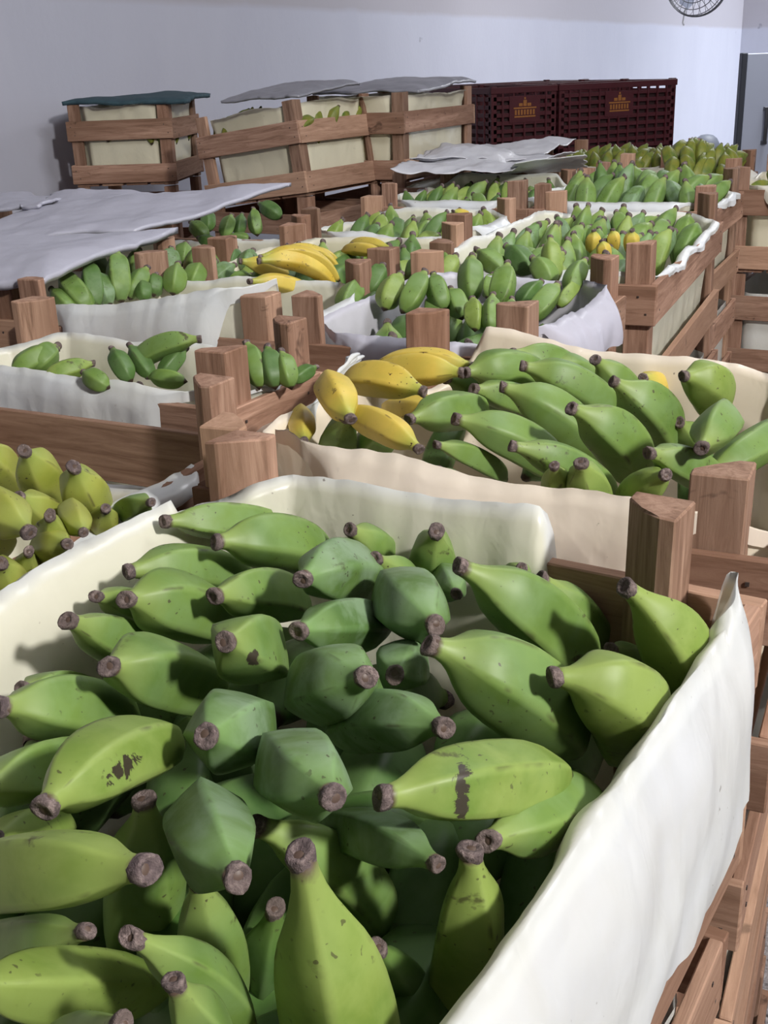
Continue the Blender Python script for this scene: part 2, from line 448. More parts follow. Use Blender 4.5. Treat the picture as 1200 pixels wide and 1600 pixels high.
def perim(w, l, ch, n):
    """octagonal loop starting near-left corner, going right; returns x,y,side weight"""
    a, b_, c_, d_ = ch if isinstance(ch, (tuple, list)) else (ch,) * 4      # NL NR FR FL
    pts = [(-w + a, -l), (w - b_, -l), (w, -l + b_), (w, l - c_), (w - c_, l), (-w + d_, l), (-w, l - d_), (-w, -l + a)]
    segs = [(pts[i], pts[(i + 1) % 8]) for i in range(8)]
    lens = [math.dist(a, b) for a, b in segs]; tot = sum(lens); out = []
    for k in range(n):
        s = tot * k / n; i = 0
        while s > lens[i]: s -= lens[i]; i += 1
        a, b = segs[i]; t = s / lens[i]
        x, y = a[0] + (b[0] - a[0]) * t, a[1] + (b[1] - a[1]) * t
        if i % 2 == 1: ws = 0
        else:
            e = min(s, lens[i] - s); ws = min(1, e / .05); ws = ws * ws * (3 - 2 * ws)
        out.append((x, y, ws))
    return out
def liner(c, label, mat=None, rise=(.02, .02, .02, .02), drop=(.07, .07, .07, .07), bulge=(.01, .01, .01, .01), rimf=None, depth=.19, seed=0, n=220, wav=.008, group=None, ro=(.004,) * 4, ch=.062, ob=.019):
    """bag lining the crate: sides in order near, right, far, left"""
    w, l = c.W / 2 - .013, c.L / 2 - .013
    bm = bmesh.new(); lo = bm.verts.layers.float.new('outer')
    zr = c.zr; ring_pts = perim(w, l, ch, n)
    cols = []
    for (x, y, ws) in ring_pts:
        # side membership weights
        dn, dr, df, dl = y + l, w - x, l - y, x + w
        ds = [max(1e-4, q) for q in (dn, dr, df, dl)]; inv = [1 / q ** 2 for q in ds]; sm = sum(inv); wt = [q / sm for q in inv]
        ri = sum(a * b for a, b in zip(wt, rise)); dp = sum(a * b for a, b in zip(wt, drop)); bl = sum(a * b for a, b in zip(wt, bulge)); rof = sum(a * b for a, b in zip(wt, ro))
        nx = -wt[3] + wt[1]; ny = wt[2] - wt[0]; nn = Vector((nx, ny, 0)); nn.normalize()
        rz = ri + .0022 * noise.noise(Vector((x * 60 + seed, y * 60, 4))) + wav * noise.noise(Vector((x * 9 + seed, y * 9, seed * 3.1))) * 1.6
        if rimf: rz, dp, bl = rimf(x / w, y / l, rz, dp, bl)
        dp2 = dp * (.15 + .85 * ws) * (1 + .22 * noise.noise(Vector((x * 11 + seed, y * 11, 5))))
        col = []
        K = 9
        for k in range(K):                       # outer flap, from its hem up
            t = k / K; z = zr + rz - dp2 * (1 - t)
            e = min(1, (1 - t) * 4); off = (max(ob, rof * .8) * ws + bl * ws * math.sin(PI * min(1, (1 - t) * .62))) * e + rof * ws * (1 - e)
            wr = .0045 * noise.noise(Vector((x * 17 + seed, y * 17, z * 9))) + .0012 * noise.noise(Vector((x * 55, y * 55 + seed, z * 24)))
            fold = .007 * math.sin((x - y) * 55 + z * 60 + 3 * noise.noise(Vector((x * 8, y * 8, z * 8)))) * noise.noise(Vector((x * 6 + seed, y * 6, 1.5)))
            col.append((Vector((x, y, z)) + nn * (off + (wr * 1.2 + fold * (1 - t)) * ws), 1.0))
        col.append((Vector((x, y, zr + rz)) + nn * (rof * ws), .75))
        for k in range(1, 12):                   # inner wall
            t = k / 11; z = zr + rz - (depth + rz) * t ** 1.2
            wr = .005 * noise.noise(Vector((x * 13 + seed, y * 13, z * 9))) + .0018 * noise.noise(Vector((x * 34, y * 34 + seed, z * 18)))
            col.append((Vector((x, y, z)) + nn * (rof * ws * max(0, min(1, (z - zr - .002) / max(.004, rz)))) - nn * (.003 * (t > .1) + .012 * t + abs(wr) * 1.4), 0.0))
        cols.append(col)
    V = []
    for col in cols:
        vv = []
        for p, o in col:
            v = bm.verts.new(p); v[lo] = o; vv.append(v)
        V.append(vv)
    m = len(V[0])
    for i in range(n):
        A, B = V[i], V[(i + 1) % n]
        for k in range(m - 1): bm.faces.new((A[k], B[k], B[k + 1], A[k + 1]))
    bm.faces.new([vv[-1] for vv in V])
    o = mesh_obj('crate_liner', bm, mat or M_LINER, None, True)
    o.location = (c.c.x, c.c.y, 0); o.rotation_euler = (0, 0, c.rotz)
    tag(o, label, 'liner', group); return o

# prototypes for piled fingers
PROTO = {}
def proto_set(mat, key):
    out = []
    for s in range(5):
        r = random.Random(s * 13 + 5)
        bendv = Vector((0, .012 + .012 * r.random(), 0))
        bm, cb = banana_mesh(Vector((0, 0, .062)), Vector((0, 0, -.062)), bendv, .0245, s * 31 + 3, segs=18, ring=25, pf=PROF2)
        me = bpy.data.meshes.new('banana'); bm.to_mesh(me); bm.free(); me.materials.append(mat)
        cm = bpy.data.meshes.new('cut_stem'); cb.to_mesh(cm); cb.free(); cm.materials.append(M_STEM)
        for q in (me, cm):
            for p in q.polygons: p.use_smooth = True
        out.append((me, cm))
    PROTO[key] = out
for k_, m_ in (('green', M_GREEN), ('bloom', M_BLOOM), ('lime', M_LIME), ('dark', M_DARK), ('yellow', M_YEL)): proto_set(m_, k_)
NB = 0
def put_banana(pos, axis, roll, sc, key, label, group, stem=True):
    """axis = direction from tip to stem"""
    global NB
    NB += 1
    me, cm = random.choice(PROTO[key])
    o = bpy.data.objects.new('banana', me); link(o)
    q = axis.normalized().to_track_quat('Z', 'Y')
    o.rotation_mode = 'QUATERNION'; o.rotation_quaternion = q @ Quaternion((0, 0, 1), roll)
    o.location = pos; o.scale = (sc[0], sc[0], sc[1])
    tag(o, label, 'banana', group)
    if stem:
        s = bpy.data.objects.new('cut_stem', cm); link(s, o)
    return o
def heap(c, nx, ny, label, group, keys, zoff=0, tilt=48, mound=.02, sc=1.0, seed=1, x0=-.85, x1=.85, y0=-.8, y1=.8, dirv=(0, 1), stem=True, jit=18, skip=None):
    rs = random.Random(seed); w, l = c.W / 2 - .03, c.L / 2 - .03
    for j in range(ny):
        for i in range(nx):
            fx = x0 + (x1 - x0) * ((i + (.5 if j % 2 else 0) * .8) / max(1, nx - .6)); fy = y0 + (y1 - y0) * (j / max(1, ny - 1) if ny > 1 else .5)
            if fx > 1: continue
            if skip and skip(fx, fy): continue
            fx += rs.uniform(-.05, .05); fy += rs.uniform(-.04, .04)
            m = mound * (1 - .6 * fx * fx - .5 * fy * fy) + rs.uniform(-.009, .009)
            pos = loc(c, fx * w, fy * l, c.zr + zoff + m - .035)
            t = math.radians(tilt + rs.uniform(-jit, jit)); az = math.atan2(dirv[0], dirv[1]) + math.radians(rs.uniform(-jit, jit) * 1.3)
            ax = (c.v * math.sin(az) + c.u * math.cos(az)) * math.sin(t) + Vector((0, 0, math.cos(t)))
            put_banana(pos, ax, rs.uniform(-.6, .6), (sc * rs.uniform(.9, 1.08), sc * rs.uniform(.92, 1.1)), rs.choice(keys), label, group, stem)

# ================================================================== CRATES
CA = place('A', 'FR', 1122, 813, 57.5, .471, .68)
CA.inset = {(1, 1): .044}
CB = place('B', 'NR', 1190, 730, 65, .53, .535)
CB.inset = {(1, -1): .028}
CC = place('C', 'NR', 812, 478, 63, .37, .46)
CD = place('D', 'NR', 345, 545, 60, .50, .20)
CE = place('E', 'FR', 322, 598, 62, .42, .50)
CFc = place('F', 'NR', 412, 457, 64, .48, .36)
CG = place('G', 'FR', 440, 340, 66, .44, .40)
CHc = place('H', 'FR', 716, 350, 66, .42, .40)
CI = place('I', 'FR', 792, 308, 64, .42, .36)
CK = place('K', 'NR', 1006, 381, 66, .42, .84)
CL = place('L', 'FR', 1146, 263, 64, .48, .47)
CJ = place('J', 'FR', 895, 262, 64, .44, .50)
CM = place('M', 'NR', 1046, 232, 64, .50, .50)
CN = place('N', 'NR', 1150, 250, 66, .46, .40)
CR_ = place('R', 'NR', 62, 435, 66, .46, .50)
CQ = place('Q', 'NR', 800, 262, 64, .46, .50)
CS = place('S', 'NR', 240, 372, 62, .46, .50)
CO = place('O', 'NL', 1162, 258, 60, .46, .50)

def nudge(c, dv=0, du=0): c.c = c.c + c.v * dv + c.u * du
nudge(CS, -.47, .02); nudge(CR_, -.065); nudge(CG, .0, .085); nudge(CQ, .0, .062); nudge(CJ, -.016); nudge(CHc, -.014)
# ------------------------------------------------------------------ stacks of crates
def stackl(c, top, low, ll=False, cf=None): return build_stack(c, 4, top, low, ll)
stackl(CA, 'raw wooden slat crate nearest the camera, cream lined and full of big green bananas', 'wooden crate in the lower tiers under the nearest banana crate', True)
stackl(CB, 'wooden crate directly behind the nearest one, holding yellow and green bananas', 'wooden crate in the lower tiers under the crate with yellow and green bananas', True)
stackl(CC, 'wooden crate with lavender-white liner in the middle, behind the yellow and green crate', 'wooden crate in the lower tiers under the lavender lined crate', True)
stackl(CD, 'shallow wooden crate with dark-topped corner post and wide reddish front board', 'wooden crate in the lower tiers under the dark-topped post crate')
stackl(CE, 'wooden crate at the left frame edge holding yellow-green bananas', 'wooden crate in the lower tiers under the yellow-green bananas at left')
stackl(CFc, 'wooden crate holding upright green fingers and a ripe yellow hand', 'wooden crate in the lower tiers under the ripe yellow hand')
stackl(CG, 'wooden crate half hidden under the drooping grey sheet', 'wooden crate in the lower tiers beneath the drooping grey sheet')
stackl(CHc, 'wooden crate behind the ripe yellow hand, with a few spotted yellow fingers', 'wooden crate in the lower tiers of the stack behind the ripe yellow hand')
stackl(CI, 'wooden crate with stubby green fingers, two rows behind the ripe yellow hand', 'wooden crate in the lower tiers two rows behind the ripe yellow hand')
stackl(CK, 'long wooden crate in the right column with a cluster of yellow fingers among green', 'wooden crate in the lower tiers of the right column, long stack', True)
stackl(CL, 'wooden crate in the right column behind the long one, heaped with green bananas', 'wooden crate in the lower tiers of the right column, second stack', True)
stackl(CJ, 'wooden crate in front of the white folded flap, holding low green bananas', 'wooden crate in the lower tiers in front of the white folded flap')
stackl(CM, 'far wooden crate of bananas standing in front of the red plastic crates', 'wooden crate in the lower tiers of the far stack before the red crates')
stackl(CN, 'far wooden crate heaped with dark yellow-green bananas near the grey-blue panel', 'wooden crate in the lower tiers under the dark yellow-green heap')
stackl(CR_, 'dark wooden crate under grey sheeting at the left frame edge', 'wooden crate in the lower tiers at the left under grey sheeting')
stackl(CQ, 'wooden crate covered with crumpled white sheeting', 'wooden crate in the lower tiers beneath crumpled white sheeting')
stackl(CS, 'wooden crate buried under overlapping grey sheets by the wall', 'wooden crate in the lower tiers under overlapping grey sheets')
stackl(CO, 'top wooden crate of the tall column cut by the right frame edge', 'wooden crate in the lower tiers of the column cut by the right frame edge', True)

# tipped stack by the wall: crates standing on slightly lower stacks
ZB = 1.12
n0 = len(ALL)
S1 = place('S1', 'NL', 132, 292, 84, .40, .42, ZB + .30, ZB)
S2 = place('S2', 'NR', 478, 305, 57, .43, .47, ZB + .30, ZB)
S3 = place('S3', 'NR', 628, 286, 62, .40, .62, ZB + .30, ZB)
for c, cv in ((S1, 'left'), (S2, 'middle'), (S3, 'right')):
    b = Crate(); b.__dict__.update(c.__dict__); b.zt = ZB; b.key = c.key + 'b'
    build_stack(b, 4, 'wooden crate carrying the %s one of the upright lined crates by the wall' % cv, 'wooden crate in the lower tiers under the %s upright lined crate by the wall' % cv, False, .28)
def upper(c, label, tilt=0):
    r = empty('wooden_crate', (c.c.x, c.c.y, c.zt - CH), c.rotz); crate_parts(r, c.W, c.L)
    tag(r, label, 'crate'); c.root = r
    return r
u1 = upper(S1, 'upright cream-lined wooden crate against the wall under a teal cloth')
u2 = upper(S2, 'tilted cream-lined wooden crate leaning up at its near corner, on top of the pile')
u3 = upper(S3, 'cream-lined wooden crate on top of the pile, behind and right of the tilted one')
TIL = math.radians(-7)
liners_up = []
for c, lab in ((S1, 'cream liner in the crate under the teal cloth'), (S2, 'cream liner split at the corner in the tilted crate on top'), (S3, 'cream liner in the crate right of the tilted one')):
    o = liner(c, lab, M_LINER, rise=(.05,) * 4, drop=(.0,) * 4, depth=.215, seed=3 + c.c.x, n=140)
    liners_up.append(o)
# the middle crate leans: rotate crate and liner about its near-right bottom edge
def tip(o, c):
    piv = loc(c, c.W / 2, 0, ZB)
    bpy.context.view_layer.update()
    o.matrix_world = Matrix.Translation(piv) @ Matrix.Rotation(TIL, 4, c.u) @ Matrix.Translation(-piv) @ o.matrix_world
PILE_TIP = [u2, liners_up[1]]

# ------------------------------------------------------------------ liners
def fA(fx, fy, rz, dp, bl):
    # far right corner: the bag stops short of the corner post
    if fy > .75:
        rz += -.012 + .012 * (fx + 1)
        k = max(0, min(1, (fx - .30) / .10)) * (1 if fx < .8 else max(0, (1 - fx) / .2)); k = k * k * (3 - 2 * k)
        rz = rz * (1 - k) - .115 * k
        dp *= (1 - .8 * k)
    elif fx > .75:
        k = 0
    return rz, dp, bl
liner(CA, 'thick cream plastic liner of the nearest crate, wide white flap folded over its right side', M_LINERW, rise=(.01, .018, .040, .026), drop=(.08, .145, .05, .03), bulge=(.01, .014, .006, .008), ro=(.004, .010, .004, .010), ch=(.06, .06, .018, .06), rimf=fA, seed=2, n=420, depth=.2, wav=.006)
def fB(fx, fy, rz, dp, bl):
    if fy < -.75: rz += .020 * (-.0 - fx)
    if fy > .75: rz -= .026 * (fx + .6)
    q = max(0, min(1, (-fx - .62) / .12)) * max(0, min(1, (fy - .5) / .2)); rz -= .07 * q
    return rz, dp, bl
liner(CB, 'cream paper liner around the yellow and green bananas', M_LINERP, rise=(.044, .02, .045, .022), drop=(.13, .09, .05, .07), bulge=(.0, .02, .006, .028), rimf=fB, ob=.0185, ch=(.10, .06, .06, .085), seed=4, n=360, wav=.008)
liner(CC, 'lavender-white liner in the middle crate', M_LINERB, rise=(.012, .025, .03, .02), drop=(.10, .075, .03, .06), bulge=(.004, .02, .004, .02), seed=7, n=240)
liner(CD, 'cream liner folded over the wide reddish front board', M_LINERW, rise=(.018, .006, .018, .01), drop=(.085, .03, .03, .03), bulge=(.003, .01, .004, .01), seed=9, n=240, wav=.005)
def fE(fx, fy, rz, dp, bl):
    if fy > .7: rz = -.082 + .02 * abs(fx); dp = .0; bl = 0
    return rz, dp, bl
liner(CE, 'cream liner around the yellow-green bananas at left', M_LINERW, rise=(.01, .0, .012, .01), drop=(.04, .02, .02, .03), seed=11, n=200, rimf=fE)
def fF(fx, fy, rz, dp, bl):
    if fy < -.7: rz += .035 * (fx + 1)
    return rz, dp, bl
liner(CFc, 'cream liner with a sagging near rim in the crate of the ripe yellow hand', M_LINERW, rise=(.015, .015, .02, .015), drop=(.15, .05, .03, .04), bulge=(.012, .015, .004, .01), rimf=fF, seed=13, n=240)
liner(CG, 'white liner in the crate under the drooping grey sheet', M_LINERW, rise=(.0,) * 4, drop=(.03,) * 4, seed=15, n=120)
liner(CHc, 'cream liner in the crate behind the ripe yellow hand', M_LINER, rise=(.005, .015, .03, .02), drop=(.05, .06, .06, .04), seed=17, n=160)
liner(CI, 'white liner in the crate two rows behind the ripe yellow hand', M_LINERW, rise=(.02, .03, .035, .015), drop=(.05, .06, .05, .04), bulge=(.004, .02, .01, .01), seed=19, n=160)
liner(CK, 'white liner of the long crate in the right column', M_LINERW, rise=(.018, .008, .02, .03), drop=(.06, .012, .05, .06), bulge=(.006, .0, .006, .03), seed=21, n=240)
liner(CL, 'white liner of the heaped crate in the right column', M_LINERW, rise=(.02, .012, .02, .03), drop=(.06, .02, .04, .05), bulge=(.006, .0, .006, .01), seed=23, n=160)
liner(CJ, 'white liner in front of the folded flap', M_LINERW, rise=(.02, .02, .045, .02), drop=(.05, .06, .05, .05), bulge=(.006, .02, .01, .01), seed=25, n=140)
liner(CM, 'cream liner of the far crate before the red plastic crates', M_LINER, rise=(.01,) * 4, drop=(.055,) * 4, seed=27, n=100)
liner(CN, 'cream liner under the dark yellow-green heap', M_LINER, rise=(.01,) * 4, drop=(.055,) * 4, seed=29, n=100)
liner(CO, 'cream liner of the crate cut by the right frame edge', M_LINER, rise=(.01,) * 4, drop=(.055,) * 4, seed=31, n=100)
liner(CQ, 'white liner in the crate under crumpled white sheeting', M_LINERW, rise=(.0,) * 4, drop=(.03,) * 4, seed=33, n=100)
liner(CR_, 'white liner in the dark crate at the left frame edge', M_LINERW, rise=(.0,) * 4, drop=(.02,) * 4, seed=35, n=100)
liner(CS, 'white liner in the crate under overlapping grey sheets', M_LINERW, rise=(.0,) * 4, drop=(.02,) * 4, seed=37, n=100)

def hanging(c, side_x, y0, y1, z1, z0, label, mat):
    bm = bmesh.new(); lo = bm.verts.layers.float.new('outer'); V = []
    for j in range(25):
        row = []
        for i in range(60):
            a, b_ = i / 59, j / 24
            y = y0 + (y1 - y0) * a; z = z1 + (z0 - z1) * b_ * (1 + .10 * noise.noise(Vector((y * 9, 1, 2))))
            x = side_x + .006 + .022 * math.sin(PI * min(1, b_ * .75)) + .008 * noise.noise(Vector((y * 12, z * 9, 4))) * b_
            v = bm.verts.new((x, y, z)); v[lo] = .8; row.append(v)
        V.append(row)
    for j in range(24):
        for i in range(59): bm.faces.new((V[j][i], V[j][i + 1], V[j + 1][i + 1], V[j + 1][i]))
    o = mesh_obj('crate_liner', bm, mat, None, True); o.location = (c.c.x, c.c.y, 0); o.rotation_euler = (0, 0, c.rotz)
    return tag(o, label, 'liner')
hanging(CA, CA.W / 2 + .004, -.32, .20, .845, .60, 'white liner edge hanging out of the second tier beside the tiled floor', M_LINERW)
# ------------------------------------------------------------------ bananas of the nearest crate (traced)
G, BL, LI, DK, YE = M_GREEN, M_BLOOM, M_LIME, M_DARK, M_YEL
F1 = 'in nearest crate'
TA = [
 # sx, sy, h, tx, ty, L, w, bendx, bendy, mat, label
 (258, 815, .012, 455, 835, .13, 72, .0, -.05, G, 'green banana lying at the back left, stem pointing left, ' + F1),
 (338, 847, .022, 520, 880, .13, 98, .0, -.08, G, 'bright green banana overlapping the back-left one, stem pointing left, ' + F1),
 (212, 838, .0, 330, 860, .12, 55, 0, .0, G, 'small green banana tucked at the very back left corner ' + F1),
 (200, 893, .008, 395, 912, .13, 88, 0, -.07, G, 'green banana in the second row from the back, stem at far left, ' + F1),
 (150, 932, -.005, 270, 975, .12, 66, 0, -.04, G, 'dim green banana wedged against the left liner, behind two others, ' + F1),
 (197, 937, .022, 370, 985, .13, 118, -.03, -.07, G, 'plump green banana with broad belly, stem pointing left, third row ' + F1),
 (335, 932, .018, 480, 955, .13, 92, 0, -.07, G, 'green banana with faint cracks, stem pointing left, middle of the back ' + F1),
 (473, 905, .036, 590, 915, .125, 110, -.02, -.08, BL, 'waxy green banana with fine crease lines, stem facing camera, back middle ' + F1),
 (466, 986, .030, 600, 985, .125, 98, 0, -.04, BL, 'angular waxy green banana with pale ridges and a pink-grey stem, centre ' + F1),
 (547, 828, .010, 610, 905, .12, 74, .04, -.03, G, 'green banana with dark stem against the back liner ' + F1),
 (588, 872, .020, 655, 950, .12, 62, .05, -.02, G, 'narrow green banana with round stem in the back row ' + F1),
 (682, 830, .022, 665, 925, .12, 88, .0, -.0, G, 'green banana standing stem up near the folded corner of the liner ' + F1),
 (106, 970, .015, 240, 1055, .13, 92, .05, -.05, G, 'green banana by the left liner with a fat dark stem ' + F1),
 (170, 1042, .030, 345, 1090, .13, 135, -.04, -.07, G, 'large round green banana, dark stem pointing left, left of centre ' + F1),
 (352, 1003, .050, 425, 1040, .12, 128, -.0, -.04, BL, 'end-on olive green banana with a second small brown scar beside its stem'),
 (322, 1150, .050, 392, 1150, .12, 142, .02, -.04, BL, 'end-on waxy green banana with a large pinkish stem, centre left ' + F1),
 (572, 1058, .045, 480, 1095, .12, 132, -.02, -.05, BL, 'waxy green banana with stem facing right, exact middle ' + F1),
 (520, 1245, .055, 450, 1185, .12, 152, -.03, -.03, BL, 'fattest end-on waxy green banana with pinkish stem at its lower right'),
 (371, 1372, .045, 325, 1255, .125, 142, -.04, -.02, BL, 'waxy green banana whose long stem pokes straight down toward the camera'),
 (694, 1137, .025, 520, 1150, .125, 108, 0, -.08, BL, 'dull green banana lying across the middle, stem to the right'),
 (680, 977, .030, 620, 925, .12, 122, -.03, -.03, BL, 'end-on rounded green banana beside the two long bright ones'),
 (617, 1055, .012, 640, 1030, .12, 96, .0, -.02, BL, 'shaded end-on banana low between two rounder ones, centre ' + F1),
 (713, 928, -.005, 690, 890, .11, 60, 0, 0, BL, 'small shaded banana end behind the rounded one, back centre right'),
 (718, 885, .040, 905, 1070, .155, 128, .08, -.05, G, 'long bright green banana leaning down to the right, without dark stem'),
 (845, 905, .0, 930, 1045, .14, 84, .07, -.02, G, 'green banana mostly hidden behind the long bright green one'),
 (672, 1008, .045, 895, 1175, .150, 158, .05, -.07, G, 'biggest bright green banana with a ridge down its side, right of centre'),
 (865, 1058, .028, 968, 1190, .135, 150, .13, -.10, LI, 'curved lime green banana with bent neck at the right side ' + F1),
 (978, 918, .042, 1030, 1120, .135, 118, .18, -.02, LI, 'upright curved green banana leaning against the right corner post'),
 (597, 1246, .040, 885, 1212, .138, 132, -.0, -.03, LI, 'bright green banana with a big black scar on its belly'),
 (762, 1314, .006, 928, 1240, .130, 112, -.0, -.02, G, 'green banana beside the white flap, below the black-scarred one'),
 (682, 1350, .010, 510, 1290, .13, 92, .0, -.05, BL, 'shaded banana with scaly stem pointing right, below the black-scarred one'),
 (735, 1330, .010, 680, 1610, .165, 135, .05, .0, LI, 'pointed green banana standing tip up against the white flap, bottom right'),
 (470, 1335, .060, 565, 1810, .235, 195, .02, .0, LI, 'tall pale green banana standing up at the bottom middle of the photo'),
 (400, 1290, .0, 590, 1470, .150, 115, .09, -.08, G, 'curved green banana arching behind the tall pale one'),
 (70, 1262, .050, 280, 1165, .130, 132, -.03, -.07, LI, 'green banana with brown blotch, big dark stem at lower left'),
 (0, 1105, .020, 215, 1140, .135, 124, .0, -.06, G, 'wide green banana at the left frame edge, level with the centre'),
 (-25, 1235, .010, 150, 1200, .13, 116, 0, -.05, G, 'green banana at the left frame edge under the wide one'),
 (228, 1358, .060, -70, 1390, .150, 155, .0, -.05, LI, 'shiny pale green banana at the left edge with its stem pointing right'),
 (-60, 1540, .030, 262, 1545, .15, 135, 0, -.03, LI, 'long ribbed green banana lying along the bottom left corner'),
 (225, 1250, .0, 200, 1500, .150, 135, .05, .0, G, 'upright green banana behind the shiny pale one, left of the bottom'),
 (205, 1465, .040, 365, 1640, .14, 105, .09, -.06, G, 'green banana with frayed black tip near the bottom left corner'),
 (272, 1535, .050, 345, 1680, .13, 100, .04, -.0, G, 'green banana with frayed tip cut by the bottom edge'),
 (310, 1370, -.01, 335, 1600, .15, 125, .03, 0, G, 'deep green banana standing in shade left of the tall pale one'),
 (135, 1455, .0, -40, 1475, .14, 90, 0, 0, G, 'banana mostly covered between the shiny pale one and the ribbed one'),
 (35, 1078, -.01, 160, 1110, .12, 90, 0, -.05, G, 'shaded banana peeping out behind the wide one at the left edge'),
 (-10, 1310, .01, 110, 1290, .12, 70, 0, -.02, LI, 'sliver of green banana above the shiny pale one at the left edge'),
 (815, 888, .0, 790, 930, .11, 60, 0, 0, G, 'small stem end peeping out behind the long bright green banana'),
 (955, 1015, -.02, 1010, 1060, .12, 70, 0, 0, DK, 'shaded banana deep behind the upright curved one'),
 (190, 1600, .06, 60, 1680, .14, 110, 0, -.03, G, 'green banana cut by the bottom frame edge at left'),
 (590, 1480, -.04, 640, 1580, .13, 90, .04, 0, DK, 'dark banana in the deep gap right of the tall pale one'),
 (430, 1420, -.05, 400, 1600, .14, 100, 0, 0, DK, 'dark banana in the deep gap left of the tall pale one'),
]
TAO = [traced(*r, neck=(CR * .9 - CU * .05 + CF * .1) if r[:2] == (865, 1058) else None) for r in TA]
def scarred(i, px, py, z_h, wpx, hpx, base):
    o = TAO[i]; d = ray(px, py)
    zc = (o.location - CAM).dot(CF); p = CAM + d * (zc - .021) - o.location
    m = banana_mat('peel_scarred', *base, scar=[(tuple(p), CR, wpx * zc / F / 2, CU, hpx * zc / F / 2)])
    o.data.materials[0] = m
LIB = ((.135, .225, .036), (.205, .285, .056), (.28, .36, .10), (.26, .34, .085), SPK, (.33, .42, .13), .3, .7)
scarred(28, 718, 1222, 0, 26, 95, LIB)
scarred(34, 195, 1196, 0, 34, 34, LIB)
GRB = ((.10, .18, .034), (.155, .25, .052), (.22, .32, .09), (.25, .33, .09), SPK, (.20, .31, .13), .35, .8)
scarred(14, 402, 1022, 0, 20, 24, GRB)
# fingers lower down that close the gaps between the top ones
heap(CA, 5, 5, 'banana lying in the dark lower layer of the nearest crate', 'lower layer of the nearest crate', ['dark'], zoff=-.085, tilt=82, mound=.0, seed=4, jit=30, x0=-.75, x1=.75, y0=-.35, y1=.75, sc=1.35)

# ------------------------------------------------------------------ second crate (traced)
F2 = 'in the second crate'
TB = [
 (738, 572, .020, 585, 575, .125, 46, 0, -.06, YE, 'yellow banana at the very back of the ripe group ' + F2),
 (722, 583, .025, 578, 600, .125, 62, 0, -.08, YE, 'yellow banana with brown flecks, stem pointing right ' + F2),
 (662, 612, .035, 535, 600, .115, 62, 0, -.08, YE, 'yellow banana with greenish stem pointing right, left part of ' + F2[3:]),
 (548, 655, .030, 515, 600, .11, 72, -.03, -.05, YE, 'round-ended yellow banana facing camera, stem down, ' + F2),
 (655, 702, .012, 545, 650, .12, 58, 0, -.05, YE, 'yellow banana underneath, between the green stems ' + F2),
 (475, 690, .0, 470, 640, .11, 48, 0, 0, YE, 'yellow banana squeezed into the left corner ' + F2),
 (690, 640, .0, 600, 640, .12, 52, 0, 0, YE, 'yellow banana almost covered by green ones ' + F2),
 (540, 652, .022, 520, 725, .11, 66, 0, 0, G, 'small green banana standing stem up before the yellow ones'),
 (625, 662, .015, 570, 720, .12, 66, -.03, -.03, G, 'green banana leaning left with black stem, before the yellow ones'),
 (640, 655, .010, 760, 645, .12, 72, 0, -.05, G, 'dull green banana lying across, right of the yellow ones'),
 (698, 592, .010, 790, 640, .12, 62, .03, -.05, DK, 'shaded green banana just right of the yellow stems'),
 (728, 582, .025, 850, 595, .12, 76, 0, -.07, G, 'green banana at the back, lying level, right of the yellow group'),
 (740, 608, .018, 850, 650, .12, 64, .02, -.05, G, 'green banana behind the middle row ' + F2),
 (785, 605, .035, 935, 720, .135, 80, .06, -.07, G, 'green banana slanting down to the right, middle row ' + F2),
 (800, 552, .030, 905, 600, .12, 58, .05, -.07, G, 'green banana at the back rim with pale top ' + F2),
 (816, 572, .042, 965, 660, .140, 74, .04, -.07, G, 'long green banana at the back centre ' + F2),
 (866, 568, .015, 925, 610, .11, 60, .04, -.04, G, 'green banana half hidden at the back rim ' + F2),
 (930, 562, .030, 985, 660, .13, 66, .06, -.03, G, 'green banana next to the long curved one, back right ' + F2),
 (958, 596, .045, 1035, 710, .135, 94, .10, -.04, G, 'long curved bright green banana, back right ' + F2),
 (893, 638, .048, 995, 765, .145, 92, .08, -.08, G, 'green banana marked with thin black scratches, front middle ' + F2),
 (712, 655, .030, 880, 745, .135, 76, .04, -.07, G, 'green banana slanting across the front left ' + F2),
 (800, 697, .032, 960, 785, .135, 64, .04, -.07, G, 'green banana low at the front centre ' + F2),
 (682, 695, .012, 790, 750, .12, 46, .02, -.05, G, 'thin green banana along the near liner ' + F2),
 (866, 728, .032, 872, 800, .11, 54, 0, 0, LI, 'lime green banana standing stem up at the near rim, left of two'),
 (908, 724, .038, 925, 810, .11, 76, 0, 0, LI, 'lime green banana with ragged black stem at the near rim'),
 (1040, 742, .025, 975, 800, .11, 66, -.03, -.04, LI, 'speckled lime banana leaning right at the near rim ' + F2),
 (1014, 708, .038, 1120, 770, .12, 72, .02, -.06, G, 'dull green banana with speckles in the near right part ' + F2),
 (1068, 588, .040, 1110, 650, .10, 84, .12, -.12, LI, 'yellow-green banana curled over with a black stem on top'),
 (1096, 700, .045, 1135, 655, .11, 84, .0, -.05, G, 'round green banana end with dark tip, at the right ' + F2),
 (1005, 590, .0, 1035, 620, .11, 48, 0, 0, YE, 'sliver of yellow banana behind the long curved green one'),
 (1100, 745, .0, 1230, 660, .14, 72, .02, .0, G, 'green banana lying along the right liner ' + F2),
 (1062, 660, -.005, 1090, 720, .11, 56, 0, 0, G, 'small green banana in the gap at the right ' + F2),
]
for r in TB: traced(*r)
heap(CB, 3, 3, 'banana in the shaded lower layer of the second crate', 'lower layer of the second crate', ['dark'], zoff=-.062, tilt=75, mound=.0, seed=9, jit=35, x0=-.7, x1=.75, y0=-.7, y1=.6)

